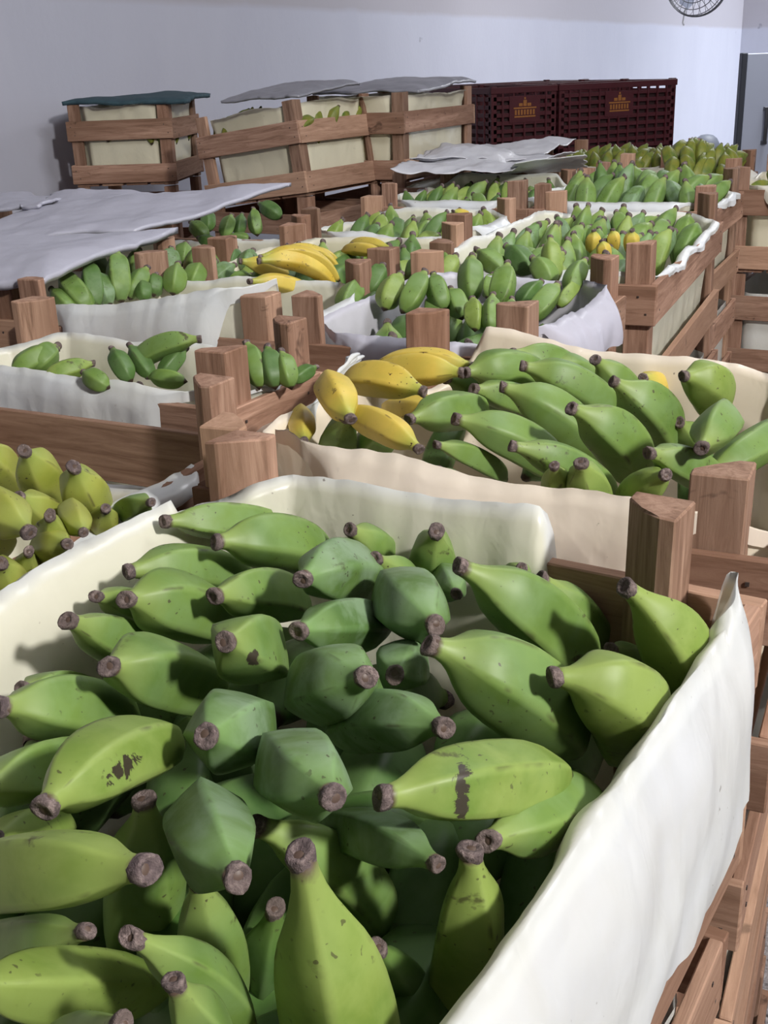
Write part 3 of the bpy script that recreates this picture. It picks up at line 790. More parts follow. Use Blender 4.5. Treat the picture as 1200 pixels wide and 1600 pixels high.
# ------------------------------------------------------------------ left crates (traced)
F3 = 'at the left edge'
TE = [
 (38, 705, .040, 85, 800, .12, 78, .04, -.03, M_YG, 'yellow-green banana standing with stem at its upper left ' + F3),
 (115, 730, .045, 145, 820, .12, 86, .03, -.0, M_YG, 'plump yellow-green banana with dark stem on top, beside the crate post'),
 (-30, 700, .02, 20, 770, .12, 80, .0, -.03, M_YG, 'yellow-green banana cut by the left frame edge, upper one'),
 (28, 778, .028, 95, 850, .12, 72, .05, -.04, M_YG, 'yellow-green banana leaning right in the second row ' + F3),
 (45, 832, .035, -40, 790, .12, 90, 0, -.06, M_YG, 'green banana with stem pointing down-right ' + F3),
 (78, 806, .035, 95, 880, .11, 62, 0, 0, M_YG, 'small yellow-green banana with black stem in the near row ' + F3),
 (130, 832, .020, 110, 790, .10, 50, 0, 0, M_YG, 'stem end of a yellow-green banana close to the big white liner'),
 (236, 785, .015, 190, 815, .11, 46, -.02, -.04, G, 'green banana with dark stem beside the thin far liner ' + F3),
 (165, 795, .010, 160, 850, .11, 56, 0, 0, M_YG, 'yellow-green banana half hidden by the white liner rim'),
 (105, 850, .020, 60, 870, .11, 60, 0, -.03, M_YG, 'stubby lime banana low by the white liner rim'),
 (45, 862, .010, 45, 930, .11, 52, 0, 0, M_YG, 'narrow lime banana standing low ' + F3),
 (0, 880, .015, 20, 940, .11, 80, 0, 0, M_YG, 'lime banana at the lowest visible spot ' + F3),
 (-60, 800, .0, 10, 860, .12, 80, 0, 0, M_YG, 'lime banana mostly outside the frame ' + F3),
]
for r in TE: traced(*r)
F4 = 'behind the wide reddish board'
TD = [
 (88, 545, .020, 20, 575, None, 40, 0, -.03, G, 'green banana at the far left ' + F4),
 (90, 541, .024, 50, 572, None, 44, 0, -.03, G, 'green banana leaning left with brown stem ' + F4),
 (145, 568, .016, 70, 585, None, 34, 0, -.03, LI, 'pale green banana lying flat ' + F4),
 (175, 545, .022, 205, 590, None, 34, 0, 0, DK, 'dark-stemmed banana pointing up-left ' + F4),
 (203, 540, .026, 240, 585, None, 34, 0, 0, DK, 'dark-stemmed banana pointing up, second of the pair ' + F4),
 (312, 530, .045, 205, 575, None, 42, -.02, -.10, G, 'long green banana lying on top, black stem at right ' + F4),
 (290, 545, .020, 250, 585, None, 34, 0, 0, DK, 'banana tucked under the long one ' + F4),
 (130, 582, .010, 170, 600, None, 34, 0, 0, G, 'low green banana at the liner rim ' + F4),
 (232, 588, .012, 290, 590, None, 34, 0, 0, G, 'low green banana in front of the long one ' + F4),
 (385, 535, .030, 405, 600, None, 40, .05, 0, G, 'curved green banana just right of the dark-topped post'),
 (418, 543, .026, 430, 600, None, 42, 0, 0, DK, 'dark green banana with black stem right of the dark-topped post'),
 (440, 550, .016, 455, 600, None, 40, 0, 0, G, 'green banana in the right corner ' + F4),
 (494, 573, .010, 455, 590, None, 26, 0, 0, DK, 'small banana with black stem in the farthest right corner ' + F4),
 (355, 550, .02, 370, 600, None, 38, .03, 0, G, 'green banana mostly covered by the dark-topped post'),
]
for r in TD:
    if r[2] >= .045: traced(*r)
    else: upright(r[0], r[1], r[3], r[4] + 6, r[6], r[9], r[10], hb=.0, lean=.02, bx=r[7], by=r[8])
heap(CD, 7, 1, 'green banana deep in the shallow crate', 'lower layer of the shallow crate', ['dark', 'green'], zoff=-.035, tilt=65, mound=.0, seed=14, jit=30, y0=-.4, y1=.4)

# ------------------------------------------------------------------ generic crates further back
TF = [(80, 452, 115, 488, 32), (95, 426, 142, 484, 44), (138, 406, 152, 480, 40), (152, 425, 172, 477, 36), (182, 390, 190, 472, 46), (217, 390, 213, 445, 46), (230, 418, 203, 467, 34), (244, 430, 240, 462, 32), (268, 388, 262, 440, 40), (278, 412, 270, 460, 38), (252, 388, 246, 432, 34), (314, 412, 296, 452, 38), (337, 407, 310, 444, 32), (366, 414, 326, 442, 32), (392, 430, 358, 446, 28), (312, 388, 300, 430, 36), (338, 388, 330, 425, 34), (368, 388, 358, 422, 34), (395, 392, 380, 424, 32), (150, 398, 160, 440, 36), (290, 380, 285, 415, 32), (355, 378, 345, 405, 30), (225, 440, 226, 470, 28)]
for i, (sx, sy, tx, ty, w) in enumerate(TF):
    upright(sx, sy, tx, ty, w, [G, G, DK, BL, G][i % 5], 'green banana standing stem up in the crate of the ripe yellow hand', group='green bananas in the crate of the ripe yellow hand')
TG = [(298, 347, 325, 374, 26), (325, 328, 326, 362, 24), (362, 336, 350, 372, 26), (378, 334, 372, 368, 22), (396, 326, 402, 368, 24), (405, 318, 440, 340, 26), (350, 376, 390, 372, 22), (310, 372, 340, 384, 22)]
for i, (sx, sy, tx, ty, w) in enumerate(TG):
    upright(sx, sy, tx, ty, w, [G, DK][i % 2], 'deep green banana under the drooping grey sheet', group='green bananas under the drooping grey sheet')
TC = [(738, 400, 738, 468, 38), (793, 412, 774, 478, 42), (746, 391, 796, 428, 36), (790, 384, 832, 430, 38), (860, 372, 868, 438, 32), (832, 404, 862, 442, 36), (914, 406, 888, 455, 32), (872, 444, 826, 494, 36), (846, 440, 812, 475, 30), (738, 466, 742, 512, 32), (770, 460, 768, 514, 30), (704, 452, 722, 494, 34), (562, 438, 536, 482, 35), (598, 414, 570, 456, 35), (626, 428, 600, 480, 37), (664, 424, 628, 484, 38), (677, 428, 694, 480, 32), (678, 464, 676, 496, 32), (590, 460, 572, 484, 30), (712, 400, 682, 440, 34), (612, 402, 618, 432, 28), (690, 396, 694, 430, 30), (800, 468, 800, 510, 30), (650, 404, 642, 440, 30), (880, 395, 850, 425, 28), (770, 430, 762, 462, 30), (905, 440, 872, 476, 24)]
for i, (sx, sy, tx, ty, w) in enumerate(TC):
    upright(sx, sy, tx, ty + 4, w * 1.12, LI if i == 26 else [G, G, G, DK, LI][i % 5], 'green banana standing stem up in the lavender lined crate', group='green bananas in the lavender lined crate', hb=-.005 if sy < 430 else -.02, bx=.03 if i % 2 else -.03)
heap(CC, 5, 3, 'green banana filling the lower layer of the lavender lined crate', 'lower layer of the lavender lined crate', ['dark', 'green'], zoff=-.03, tilt=55, mound=.0, sc=1.2, seed=52, jit=25, y0=-.85, y1=.3)
heap(CK, 7, 7, 'green banana in the long crate of the right column', 'green bananas in the long right column crate', ['bloom', 'green', 'lime', 'green'], zoff=.0, tilt=40, mound=.02, seed=23, y0=-.9, y1=.85, sc=1.1, jit=24)
heap(CL, 6, 5, 'green banana heaped in the crate behind the long one', 'green bananas in the second right column crate', ['bloom', 'green', 'green', 'dark'], zoff=.015, tilt=45, mound=.045, seed=24, sc=1.15, jit=28)
heap(CI, 7, 3, 'stubby green banana two rows behind the ripe yellow hand', 'green bananas two rows behind the ripe yellow hand', ['green', 'lime', 'dark'], zoff=.0, tilt=48, mound=.02, seed=25, sc=1.05, jit=30)
heap(CHc, 6, 4, 'green banana in the crate behind the ripe yellow hand', 'green bananas in the crate behind the ripe yellow hand', ['green', 'lime', 'dark'], zoff=-.0, tilt=48, mound=.02, seed=26, sc=1.05, jit=30)
heap(CJ, 8, 3, 'green banana before the white folded flap', 'green bananas before the white folded flap', ['green', 'dark', 'lime'], zoff=.0, tilt=48, mound=.025, seed=27, jit=30)
# far heaps: too small and many to count, one object each
def far_heap(crates, label):
    bm = bmesh.new(); rs = random.Random(5)
    lay = None
    src = [PROTO['green'][i][0] for i in range(5)]
    for (c, nx, ny, zoff, mound, y0, y1) in crates:
        w, l = c.W / 2 - .03, c.L / 2 - .03
        for j in range(ny):
            for i in range(nx):
                if c is CN and i < 4: continue
                fx = -.85 + 1.7 * i / (nx - 1) + rs.uniform(-.08, .08); fy = y0 + (y1 - y0) * j / max(1, ny - 1) + rs.uniform(-.06, .06)
                pos = loc(c, fx * w, fy * l, c.zr + zoff + mound * (1 - .7 * fx * fx - .5 * fy * fy) - .03)
                t = math.radians(45 + rs.uniform(-25, 25)); az = math.radians(rs.uniform(-40, 40))
                ax = (c.v * math.sin(az) + c.u * math.cos(az)) * math.sin(t) + Vector((0, 0, math.cos(t)))
                q = ax.to_track_quat('Z', 'Y')
                M = Matrix.Translation(pos) @ q.to_matrix().to_4x4()
                k = len(bm.verts); bm.from_mesh(src[rs.randrange(5)]); bm.verts.ensure_lookup_table()
                bmesh.ops.transform(bm, matrix=M, verts=bm.verts[k:])
    o = mesh_obj('distant_bananas', bm, M_FAR, None, True)
    tag(o, label, 'bananas', None, 'stuff'); return o
M_FAR = banana_mat('peel_far', (.06, .12, .02), (.15, .18, .028), (.16, .22, .05), (.18, .22, .05), SPK, (.24, .22, .03), .6, .8)
far_heap([(CM, 9, 4, .01, .03, -.8, .8), (CN, 9, 6, .035, .065, -.98, .8), (CO, 6, 3, .0, .03, -.8, .8)], 'small green and yellowish bananas heaped in the farthest crates before the red crates and panel')
far_heap([(S2, 7, 5, .0, .01, -.8, .8), (S3, 6, 6, .0, .01, -.8, .8), (S1, 6, 4, -.02, .0, -.8, .8)], 'green bananas peeping over the rims of the three upright crates by the wall')

# ripe hand, yellow: one thing with its fingers as parts
def hand(label, fingers, group=None):
    r = empty('banana_hand', P(405, 408, ZR + .035)); tag(r, label, 'banana hand', group)
    bpy.context.view_layer.update()
    for (sx, sy, h, tx, ty, Lg, w, bx, by, mat) in fingers:
        A = P(sx, sy, ZR + h); d = ray(tx, ty).normalized(); v = CAM - A
        b = v.dot(d); c = v.dot(v) - Lg * Lg; disc = b * b - c
        B = CAM + d * (-b + (math.sqrt(disc) if disc > 0 else 0))
        R = w / 2 * ((A + B) / 2 - CAM).dot(CF) / F
        bend = (CR * bx - CU * by) * (A - B).length
        c0 = (A + B) / 2
        bm, cb = banana_mesh(A - c0, B - c0, bend, R, int(sx * 3 + tx), segs=22)
        o = mesh_obj('finger', bm, mat, r, True); o.location = c0 - r.location
        s = mesh_obj('cut_stem', cb, M_STEM, o, True)
hand('ripe bright yellow banana hand lying on green ones', [
    (404, 408, .045, 524, 448, .155, 36, .04, -.16, M_YEL),
    (406, 402, .050, 530, 440, .155, 28, .06, -.20, M_YEL),
    (425, 398, .045, 534, 436, .145, 24, .08, -.22, M_YEL),
    (465, 396, .035, 534, 430, .12, 20, .08, -.18, M_YEL),
    (375, 408, .030, 480, 458, .14, 34, .0, -.10, M_YEL),
    (390, 440, .018, 500, 468, .14, 32, .0, -.10, M_YEL)])
for i, (sx, sy, h, tx, ty, w) in enumerate([(928, 366, .045, 926, 392, 26), (957, 365, .045, 960, 388, 26), (988, 366, .045, 984, 392, 26), (940, 382, .042, 945, 405, 26)]):
    traced(sx, sy - 6, h + .005, tx, ty + 4, None, w, 0, 0, M_YEL, ['yellow banana at the left of the yellow cluster in the long right column crate', 'yellow banana second from the left in the yellow cluster of the long crate', 'yellow banana at the right of the yellow cluster in the long crate', 'yellow banana behind the yellow cluster in the long crate'][i])
traced(708, 330, .025, 738, 352, .12, 14, .05, -.05, M_YEL, 'single yellow banana beside the posts, two rows behind the ripe hand')
traced(600, 398, .03, 535, 392, .12, 18, 0, -.05, M_YEL, 'spotted yellow banana right behind the ripe yellow hand')
traced(610, 388, .02, 545, 384, .12, 16, 0, -.05, M_YEL, 'second spotted yellow banana, farther behind the ripe hand')

# ------------------------------------------------------------------ sheets and cloths
def sheet(name, quad, label, cat, mat, nz=.012, thick=.006, seed=1, nu=60, nv=40, droop=None, parent=None):
    """quad: four (px,py,z) corners in order; bilinear surface with folds"""
    C4 = [q if isinstance(q, Vector) else P(*q) for q in quad]
    bm = bmesh.new(); lo = bm.verts.layers.float.new('outer'); V = []
    for j in range(nv + 1):
        row = []
        for i in range(nu + 1):
            a, b = i / nu, j / nv
            p = (C4[0] * (1 - a) + C4[1] * a) * (1 - b) + (C4[3] * (1 - a) + C4[2] * a) * b
            e = min(a, 1 - a, b, 1 - b)
            edge = .018 * noise.noise(Vector((a * 6 + seed, b * 6, 3))) * (1 - min(1, e * 6))
            p = p + Vector((edge, edge, 0))
            n1 = noise.noise(Vector((p.x * 3.2 + seed, p.y * 3.2, seed))) ; n2 = noise.noise(Vector((p.x * 12, p.y * 9 + seed, 2))); n3 = noise.noise(Vector((p.x * 34, p.y * 30 + seed, 7)))
            p.z += nz * (n1 * 1.6 + n2 * .5 + n3 * .16)
            if droop: p.z -= droop * (1 - min(1, e * 7)) ** 2
            v = bm.verts.new(p); v[lo] = 1; row.append(v)
        V.append(row)
    for j in range(nv):
        for i in range(nu): bm.faces.new((V[j][i], V[j][i + 1], V[j + 1][i + 1], V[j + 1][i]))
    bmesh.ops.recalc_face_normals(bm, faces=bm.faces[:])
    c = sum(C4, Vector()) / 4
    bmesh.ops.translate(bm, verts=bm.verts[:], vec=-c)
    o = mesh_obj(name, bm, mat, parent, True); o.location = c
    md = o.modifiers.new('thickness', 'SOLIDIFY'); md.thickness = thick
    tag(o, label, cat); return o
sheet('foam_sheet', [(-160, 425, 1.215), (65, 425, 1.215), (278, 352, 1.225), (-60, 372, 1.222)], 'thick grey foam sheet nearest the camera at the left edge', 'sheet', M_SHEET, .012, .012, 3, droop=.012)
sheet('foam_sheet', [(-120, 362, 1.225), (210, 352, 1.225), (455, 285, 1.265), (60, 318, 1.235)], 'long grey foam sheet with a lifted right end, middle of the three', 'sheet', M_SHEET, .014, .008, 8, droop=.008)
sheet('foam_sheet', [(45, 312, 1.235), (290, 318, 1.235), (310, 296, 1.245), (80, 289, 1.26)], 'grey foam sheet farthest back, below the upright crates', 'sheet', M_SHEET, .014, .007, 12, droop=.01)
sheet('foam_sheet', [(-90, 320, 1.235), (60, 325, 1.235), (110, 305, 1.235), (-60, 300, 1.235)], 'small grey foam sheet by the wall at the left edge', 'sheet', M_SHEET, .014, .007, 14)
def over(c, x0, x1, y0, y1, z0, z1): return [loc(c, x0 * c.W / 2, y0 * c.L / 2, z0), loc(c, x1 * c.W / 2, y0 * c.L / 2, z0), loc(c, x1 * c.W / 2, y1 * c.L / 2, z1), loc(c, x0 * c.W / 2, y1 * c.L / 2, z1)]
sheet('cloth', over(S1, -1.02, 1.30, -1.0, .9, 1.427, 1.437), 'dark teal cloth lying over the upright crate by the wall', 'cloth', M_TEAL, .008, .014, 5, droop=.008)
sheet('foam_sheet', over(S2, -1.0, .55, -.5, 1.05, 1.435, 1.46), 'dark grey sheet draped over the tilted upright crate', 'sheet', M_SHEETD, .012, .008, 6, droop=.012)
sheet('foam_sheet', over(S3, -1.15, 1.0, -.6, 1.05, 1.44, 1.46), 'grey sheet lying over the upright crate right of the tilted one', 'sheet', M_SHEETD, .012, .008, 9, droop=.014)
sheet('plastic_sheet', [(610, 268, 1.21), (800, 268, 1.20), (905, 238, 1.22), (690, 238, 1.22)], 'crumpled white plastic sheet over the crate before the red crates', 'sheet', M_SHEETW, .03, .002, 15)
sheet('plastic_sheet', [(640, 252, 1.22), (820, 240, 1.22), (900, 224, 1.22), (700, 226, 1.22)], 'flat white plastic sheet near the base of the red crates', 'sheet', M_SHEETW, .03, .002, 16)
sheet('liner_flap', [(783, 276, 1.17), (915, 262, 1.18), (915, 240, 1.235), (805, 256, 1.225)], 'stiff white liner flap folded up toward the far crates', 'liner', M_LINERW, .006, .002, 17)
sheet('liner_flap', [(440, 672, 1.15), (470, 690, 1.13), (560, 562, 1.16), (548, 556, 1.175)], 'loose grey-white liner flap beside the yellow bananas', 'liner', M_LINERW, .006, .002, 19)

# ------------------------------------------------------------------ red plastic crates
def red_crate(root, W, D, H, logo=True):
    bm = bmesh.new(); t = .012
    # corner uprights and rims
    for sx in (-1, 1):
        for sy in (-1, 1):
            box(bm, sx * W / 2 - (t * 2.2 if sx > 0 else 0), sx * W / 2 + (t * 2.2 if sx < 0 else 0), sy * D / 2 - (t * 2.2 if sy > 0 else 0), sy * D / 2 + (t * 2.2 if sy < 0 else 0), 0, H, .002)
    for z0, z1, e in ((0, .02, .0), (H - .03, H - .004, .004)):
        for sy in (-1, 1): box(bm, -W / 2 - e, W / 2 + e, sy * (D / 2 + e) - (t if sy > 0 else 0), sy * (D / 2 + e) + (t if sy < 0 else 0), z0, z1, .002)
        for sx in (-1, 1): box(bm, sx * (W / 2 + e) - (t if sx > 0 else 0), sx * (W / 2 + e) + (t if sx < 0 else 0), -D / 2, D / 2, z0, z1, .002)
    nb = 7
    for k in range(nb):
        z = .04 + (H - .09) * k / (nb - 1)
        for sy in (-1, 1): box(bm, -W / 2 + .01, W / 2 - .01, sy * D / 2 - (.006 if sy > 0 else 0), sy * D / 2 + (.006 if sy < 0 else 0), z - .008, z + .008, 0)
        for sx in (-1, 1): box(bm, sx * W / 2 - (.006 if sx > 0 else 0), sx * W / 2 + (.006 if sx < 0 else 0), -D / 2 + .01, D / 2 - .01, z - .008, z + .008, 0)
    nv = max(4, int(W / .05))
    for k in range(1, nv):
        x = -W / 2 + W * k / nv
        for sy in (-1, 1): box(bm, x - .004, x + .004, sy * (D / 2 - .002) - .005, sy * (D / 2 - .002) + .005, .01, H - .02, 0)
    nv = max(3, int(D / .06))
    for k in range(1, nv):
        y = -D / 2 + D * k / nv
        for sx in (-1, 1): box(bm, sx * (W / 2 - .002) - .005, sx * (W / 2 - .002) + .005, y - .004, y + .004, .01, H - .02, 0)
    mesh_obj('crate_frame', bm, M_RED, root)
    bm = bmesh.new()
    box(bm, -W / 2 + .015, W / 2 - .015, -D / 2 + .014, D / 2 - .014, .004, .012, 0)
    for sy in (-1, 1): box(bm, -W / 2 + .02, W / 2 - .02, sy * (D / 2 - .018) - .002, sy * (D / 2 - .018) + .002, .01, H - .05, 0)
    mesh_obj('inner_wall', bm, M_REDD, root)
    if logo:
        bm = bmesh.new(); s = .9; y = -D / 2 - .0045; zc = H * .66
        box(bm, -.075, .075, y + .001, y + .006, zc - .05, zc + .055, 0)
        mesh_obj('logo_panel', bm, M_RED, root)
        bm = bmesh.new(); y0 = y - .0005; y1 = y + .001
        def q(x0, x1, z0, z1): box(bm, x0, x1, y0, y1, zc + z0, zc + z1, 0)
        # a small crown of dots over a band of blurred lettering, as on the real crates
        q(-.052, .052, -.030, -.024); q(-.056, .056, .004, .010)
        for k in range(7): q(-.05 + k * .0148, -.041 + k * .0148, -.020, .000)
        q(-.030, -.012, .014, .026); q(.012, .030, .014, .026); q(-.008, .008, .014, .038); q(-.004, .004, .041, .049)
        mesh_obj('printed_emblem', bm, M_LOGO, root)
def red_stack(p, W, D, H, rotz, lab, low, logo):
    r = empty('plastic_crate', (p.x, p.y, 1.41 - H), rotz); red_crate(r, W, D, H, logo); tag(r, lab, 'plastic crate')
    k = 1; z = 1.41 - 2 * H
    while z > -.02:
        c = copy_tree(r); c.location.z = z; tag(c, low, 'plastic crate', 'lower crates: ' + low[:50]); z -= H
RH = .282
yw = math.radians(25)
pr = P(766, 132, 1.41); pr.z = 0
ex = Vector((math.cos(yw), math.sin(yw), 0)); ey = Vector((-math.sin(yw), math.cos(yw), 0))
pr = CAM + ray(768, 137) * 4.6; pr.z = 0
DL, DS = .62, .38
# left crate shows its short side, the next its long side; two more stand behind, seen at the right end
def ctr(x, y): return pr + ex * x + ey * y
red_stack(ctr(.16, DL / 2), .32, DL, RH, yw, 'dark red plastic crate with yellow print, narrow side showing, left end of the row', 'dark red plastic crate in the lower tiers of the stacks by the wall', True)
red_stack(ctr(.335 + DL / 2, DS / 2), DL, DS, RH, yw, 'dark red plastic crate with yellow print on its long side, right of the narrow one', 'dark red plastic crate in the lower tiers of the stacks by the wall', True)
red_stack(ctr(.335 + DL / 2 + .045, DS / 2 + .40), DL, DS, RH, yw, 'dark red plastic crate behind the long printed one, its end visible', 'dark red plastic crate in the lower tiers of the stacks by the wall', False)
red_stack(ctr(.335 + DL / 2 + .10, DS / 2 + .80), DL, DS, RH, yw, 'dark red plastic crate farthest back at the right end of the row', 'dark red plastic crate in the lower tiers of the stacks by the wall', False)

# ------------------------------------------------------------------ room
def quad_obj(name, pts, mat, kind='structure'):
    bm = bmesh.new(); bm.faces.new([bm.verts.new(p) for p in pts])
    o = mesh_obj(name, bm, mat); o['kind'] = kind; return o
def slab(name, p, q, th, z0, z1, mat):
    """vertical wall slab from p to q, thickness th to the left of p->q"""
    d = (q - p); d.z = 0; Lw = d.length; d.normalize(); nrm = Vector((-d.y, d.x, 0))
    bm = bmesh.new(); box(bm, 0, Lw, 0, th, z0, z1, 0)
    o = mesh_obj(name, bm, mat); o.location = (p.x, p.y, 0); o.rotation_euler = (0, 0, math.atan2(d.y, d.x)); o['kind'] = 'structure'; return o
mw, nt, b = newmat('painted_wall')
tc = N(nt, 'ShaderNodeTexCoord'); sp = N(nt, 'ShaderNodeSeparateXYZ'); L(nt, tc.outputs['Object'], sp.inputs[0])
zz = sp.outputs['Z']
mp = N(nt, 'ShaderNodeMapping'); L(nt, tc.outputs['Object'], mp.inputs['Vector']); mp.inputs['Scale'].default_value = (1, 1, .35)
n1 = noisetex(nt, 2.0, 5, .65, mp.outputs[0], .5); n2 = noisetex(nt, 30, 3, .6, tc.outputs['Object'])
c = mixc(nt, n1, (.47, .475, .56), (.56, .565, .64))
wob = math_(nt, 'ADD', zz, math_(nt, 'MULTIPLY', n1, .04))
c = mixc(nt, ramp(nt, math_(nt, 'SUBTRACT', wob, 1.2), [(.60, 0.0), (.63, 1.0)]), c, (.44, .42, .46))  # faint shadow edge on the upper wall, put into the colour as a band
n3 = noisetex(nt, 7, 2, .5, tc.outputs['Object'])
c = mixc(nt, ramp(nt, math_(nt, 'ADD', n3, math_(nt, 'MULTIPLY', n2, .2)), [(.84, 0.0), (.87, .5)]), c, (.2, .2, .24))
L(nt, c, b.inputs['Base Color']); b.inputs['Roughness'].default_value = .85
bump(nt, b, n2, .25, .004)
WD = Vector((math.cos(math.radians(60)), math.sin(math.radians(60)), 0)); WN = Vector((WD.y, -WD.x, 0))
s1 = loc(S1, -S1.W / 2, S1.L / 2, 0); w0 = s1 - WN * .04; w0.z = 0
print('wall base', w0)
WA = w0 - WD * 7.5
# far end where the wall is seen at x = 1112 px
t = 0
while PX(Vector((w0.x + WD.x * t, w0.y + WD.y * t, 1.4)))[0] < 1154 and t < 30: t += .05
print('wall end t', t)
WE = w0 + WD * t
RW = 6.6
WB = WE + WN * RW; WC = WA + WN * RW
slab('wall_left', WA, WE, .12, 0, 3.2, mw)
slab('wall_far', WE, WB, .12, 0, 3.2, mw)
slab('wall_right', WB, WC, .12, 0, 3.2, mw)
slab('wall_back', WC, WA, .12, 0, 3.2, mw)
mc = simple('ceiling_paint', (.62, .62, .64), .9, .04, 3)
bm = bmesh.new(); cc = (WA + WB) / 2; Lr = (WE - WA).length
box(bm, -Lr / 2 - .1, Lr / 2 + .1, -RW / 2 - .1, RW / 2 + .1, 3.2, 3.3, 0)
o = mesh_obj('ceiling', bm, mc); o.location = (cc.x, cc.y, 0); o.rotation_euler = (0, 0, math.radians(60)); o['kind'] = 'structure'
mf, nt, b = newmat('granite_floor')
tc = N(nt, 'ShaderNodeTexCoord')
br = N(nt, 'ShaderNodeTexBrick'); L(nt, tc.outputs['Object'], br.inputs['Vector'])
br.offset = 0; br.inputs['Scale'].default_value = 1; br.inputs['Brick Width'].default_value = .5; br.inputs['Row Height'].default_value = .5
br.inputs['Mortar Size'].default_value = .003; br.inputs['Mortar Smooth'].default_value = .1
na = noisetex(nt, 120, 4, .75, tc.outputs['Object']); nb_ = noisetex(nt, 9, 3, .5, tc.outputs['Object'])
cg = ramp(nt, na, [(.36, (.09, .08, .08)), (.5, (.25, .23, .23)), (.66, (.42, .39, .39))])
cg = mixc(nt, ramp(nt, nb_, [(.4, 0.0), (.7, .35)]), cg, (.12, .11, .11))
L(nt, mixc(nt, br.outputs['Fac'], cg, (.035, .032, .032)), b.inputs['Base Color']); b.inputs['Roughness'].default_value = .55
bm = bmesh.new(); box(bm, -Lr / 2 - .1, Lr / 2 + .1, -RW / 2 - .1, RW / 2 + .1, -.1, 0, 0)
o = mesh_obj('floor', bm, mf); o.location = (cc.x, cc.y, 0); o.rotation_euler = (0, 0, math.radians(60)); o['kind'] = 'structure'

# tall grey-blue panel (cold room door leaf) at the right end
pl = CAM + ray(1155, 150) * 6.6; pl.z = 0
r = empty('cold_room_door', (pl.x, pl.y, 0), math.radians(-4)); tag(r, 'tall plain grey-blue door leaf with dark edge at the right end of the room', 'door')
bm = bmesh.new(); box(bm, .03, .95, 0, .06, .0, 1.50, .004); mesh_obj('door_leaf', bm, M_PANEL, r)
bm = bmesh.new(); box(bm, 0, .032, -.004, .066, .0, 1.505, .004); mesh_obj('edge_seal', bm, M_EDGE, r)
bm = bmesh.new(); tube(bm, [Vector((.16, -.035, 1.0)), Vector((.16, -.04, 1.1)), Vector((.16, -.035, 1.2))], .012); box(bm, .145, .175, -.035, .0, .995, 1.015, .002); box(bm, .145, .175, -.035, .0, 1.185, 1.205, .002)
mesh_obj('handle', bm, M_METAL, r)

# rounded grey hood seen beside the panel: a floor standing bin with domed lid
pb = CAM + ray(1104, 215) * 6.6; pb.z = 0
r = empty('lidded_bin', (pb.x, pb.y, 0)); r.scale.z = .905; tag(r, 'grey dome-lidded bin just left of the door leaf, behind the far bananas', 'bin')
def lathe(name, prof_, mat, parent, seg=28):
    bm = bmesh.new(); prev = None
    for (rr, z) in prof_:
        rr *= .5
        rg = [bm.verts.new((rr * math.cos(2 * PI * k / seg), rr * math.sin(2 * PI * k / seg), z)) for k in range(seg)]
        if prev:
            for k in range(seg): bm.faces.new((prev[k], prev[(k + 1) % seg], rg[(k + 1) % seg], rg[k]))
        else: bm.faces.new(rg)
        prev = rg
    bm.faces.new(prev); return mesh_obj(name, bm, mat, parent, True)
lathe('bin_body', [(.13, 0), (.135, .02), (.16, 1.04), (.165, 1.05), (.165, 1.07)], M_HOOD, r)
lathe('dome_lid', [(.168, 1.068), (.168, 1.085), (.155, 1.12), (.12, 1.155), (.07, 1.175), (.015, 1.18)], simple('lid_grey', (.20, .22, .27), .5, .05), r)

# wall fan at the top right
fp = CAM + ray(1090, -26) * 7.4
r = empty('wall_fan', fp, math.radians(-32)); tag(r, 'round wire-guarded wall fan at the top edge, with a hanging pale cord', 'fan')
Rf = .20
bm = bmesh.new()
for rr, y in ((Rf, 0), (Rf, .02), (Rf * .97, -.05), (Rf * .8, -.07), (Rf * .6, -.08), (Rf * .4, -.085), (Rf * .2, -.085)):
    tube(bm, [Vector((rr * math.cos(a * PI / 24), y, rr * math.sin(a * PI / 24))) for a in range(48)], .003 if rr < Rf else .006, 6, True)
for k in range(24):
    a = 2 * PI * k / 24
    tube(bm, [Vector((rr * math.cos(a), y, rr * math.sin(a))) for rr, y in ((Rf, 0), (Rf * .97, -.05), (Rf * .6, -.08), (Rf * .1, -.086))], .0018, 4)
    tube(bm, [Vector((rr * math.cos(a), y, rr * math.sin(a))) for rr, y in ((Rf, .02), (Rf * .9, .07), (Rf * .3, .09))], .0018, 4)
mesh_obj('wire_guard', bm, M_METAL, r)
bm = bmesh.new()
for k in range(3):
    a0 = 2 * PI * k / 3; vs = []
    for i in range(9):
        s = i / 8; rr = .03 + .13 * s; wd = .34 * math.sin(PI * min(1, .25 + s * .7)) + .2
        vs.append((bm.verts.new((rr * math.cos(a0 - wd), -.015 + .0 * s, rr * math.sin(a0 - wd))), bm.verts.new((rr * math.cos(a0 + wd), -.04, rr * math.sin(a0 + wd)))))
    for p_, q_ in zip(vs, vs[1:]): bm.faces.new((p_[0], p_[1], q_[1], q_[0]))
mesh_obj('blade_set', bm, M_PANEL, r)
bm = bmesh.new(); tube(bm, [Vector((0, -.05, 0)), Vector((0, .12, 0))], .05, 16); tube(bm, [Vector((0, .1, 0)), Vector((0, .3, .05)), Vector((0, 1.2, .05))], .02, 10)
mesh_obj('motor_arm', bm, M_METAL, r)
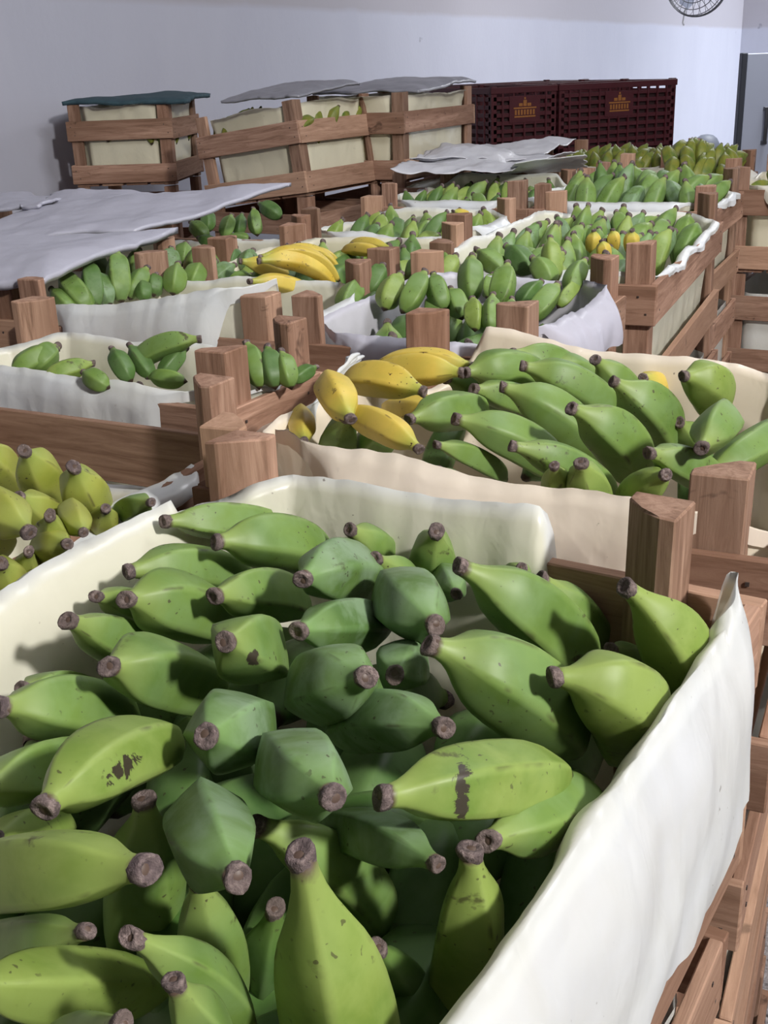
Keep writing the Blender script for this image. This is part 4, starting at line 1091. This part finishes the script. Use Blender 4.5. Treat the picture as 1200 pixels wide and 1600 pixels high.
bm = bmesh.new(); tube(bm, [Vector((-.08, .10, -.02)), Vector((-.085, .09, -.10)), Vector((-.095, .06, -.17)), Vector((-.10, .05, -.235)), Vector((-.092, .05, -.25))], .006, 8)
mesh_obj('power_cord', bm, M_CORD, r)

# small wood splinter stub at the right side of the nearest crate
r = loc(CA, CA.W / 2 + .012, -.02, 0)

# ------------------------------------------------------------------ the tilted crate: tip its crate and liner
bpy.context.view_layer.update()
for o in PILE_TIP: tip(o, S2)

# ------------------------------------------------------------------ lights, world, camera
def area(name, loc_, target, size, power, col):
    ld = bpy.data.lights.new(name, 'AREA'); ld.size = size; ld.energy = power; ld.color = col
    o = bpy.data.objects.new(name, ld); COL.objects.link(o); o.location = loc_
    o.rotation_euler = (Vector(target) - Vector(loc_)).to_track_quat('-Z', 'Y').to_euler(); return o
area('ceiling_lamp_near', (1.9, -1.25, 3.12), (.1, 1.6, 1.1), .25, 165, (1, .975, .94))
area('ceiling_lamp_mid', (1.1, 2.0, 3.12), (.2, 3.3, 1.1), .9, 52, (.95, .96, 1))
area('ceiling_lamp_far', (2.6, 7.0, 3.0), (2.2, 7.5, 0), 1.2, 70, (.93, .96, 1))
area('doorway_daylight', tuple(WB - WN * .9 - WD * 1.5 + Vector((0, 0, 1.7))), tuple(WE + Vector((0, 0, 1.3))), 1.6, 330, (.88, .94, 1))
w = bpy.data.worlds.new('dim_room'); SC.world = w; w.use_nodes = True
w.node_tree.nodes['Background'].inputs[0].default_value = (.75, .82, 1, 1); w.node_tree.nodes['Background'].inputs[1].default_value = .1
cd = bpy.data.cameras.new('camera'); cam = bpy.data.objects.new('camera', cd); COL.objects.link(cam)
cd.sensor_fit = 'VERTICAL'; cd.sensor_height = 24; cd.lens = 24 * F / 1600; cd.clip_start = .02; cd.clip_end = 60
cam.matrix_world = Matrix(((CR.x, CU.x, -CF.x, 0), (CR.y, CU.y, -CF.y, 0), (CR.z, CU.z, -CF.z, HC), (0, 0, 0, 1)))
SC.camera = cam
SC.view_settings.view_transform = 'Standard'; SC.view_settings.look = 'None'; SC.view_settings.exposure = 0.0
print('individual piled bananas', NB)
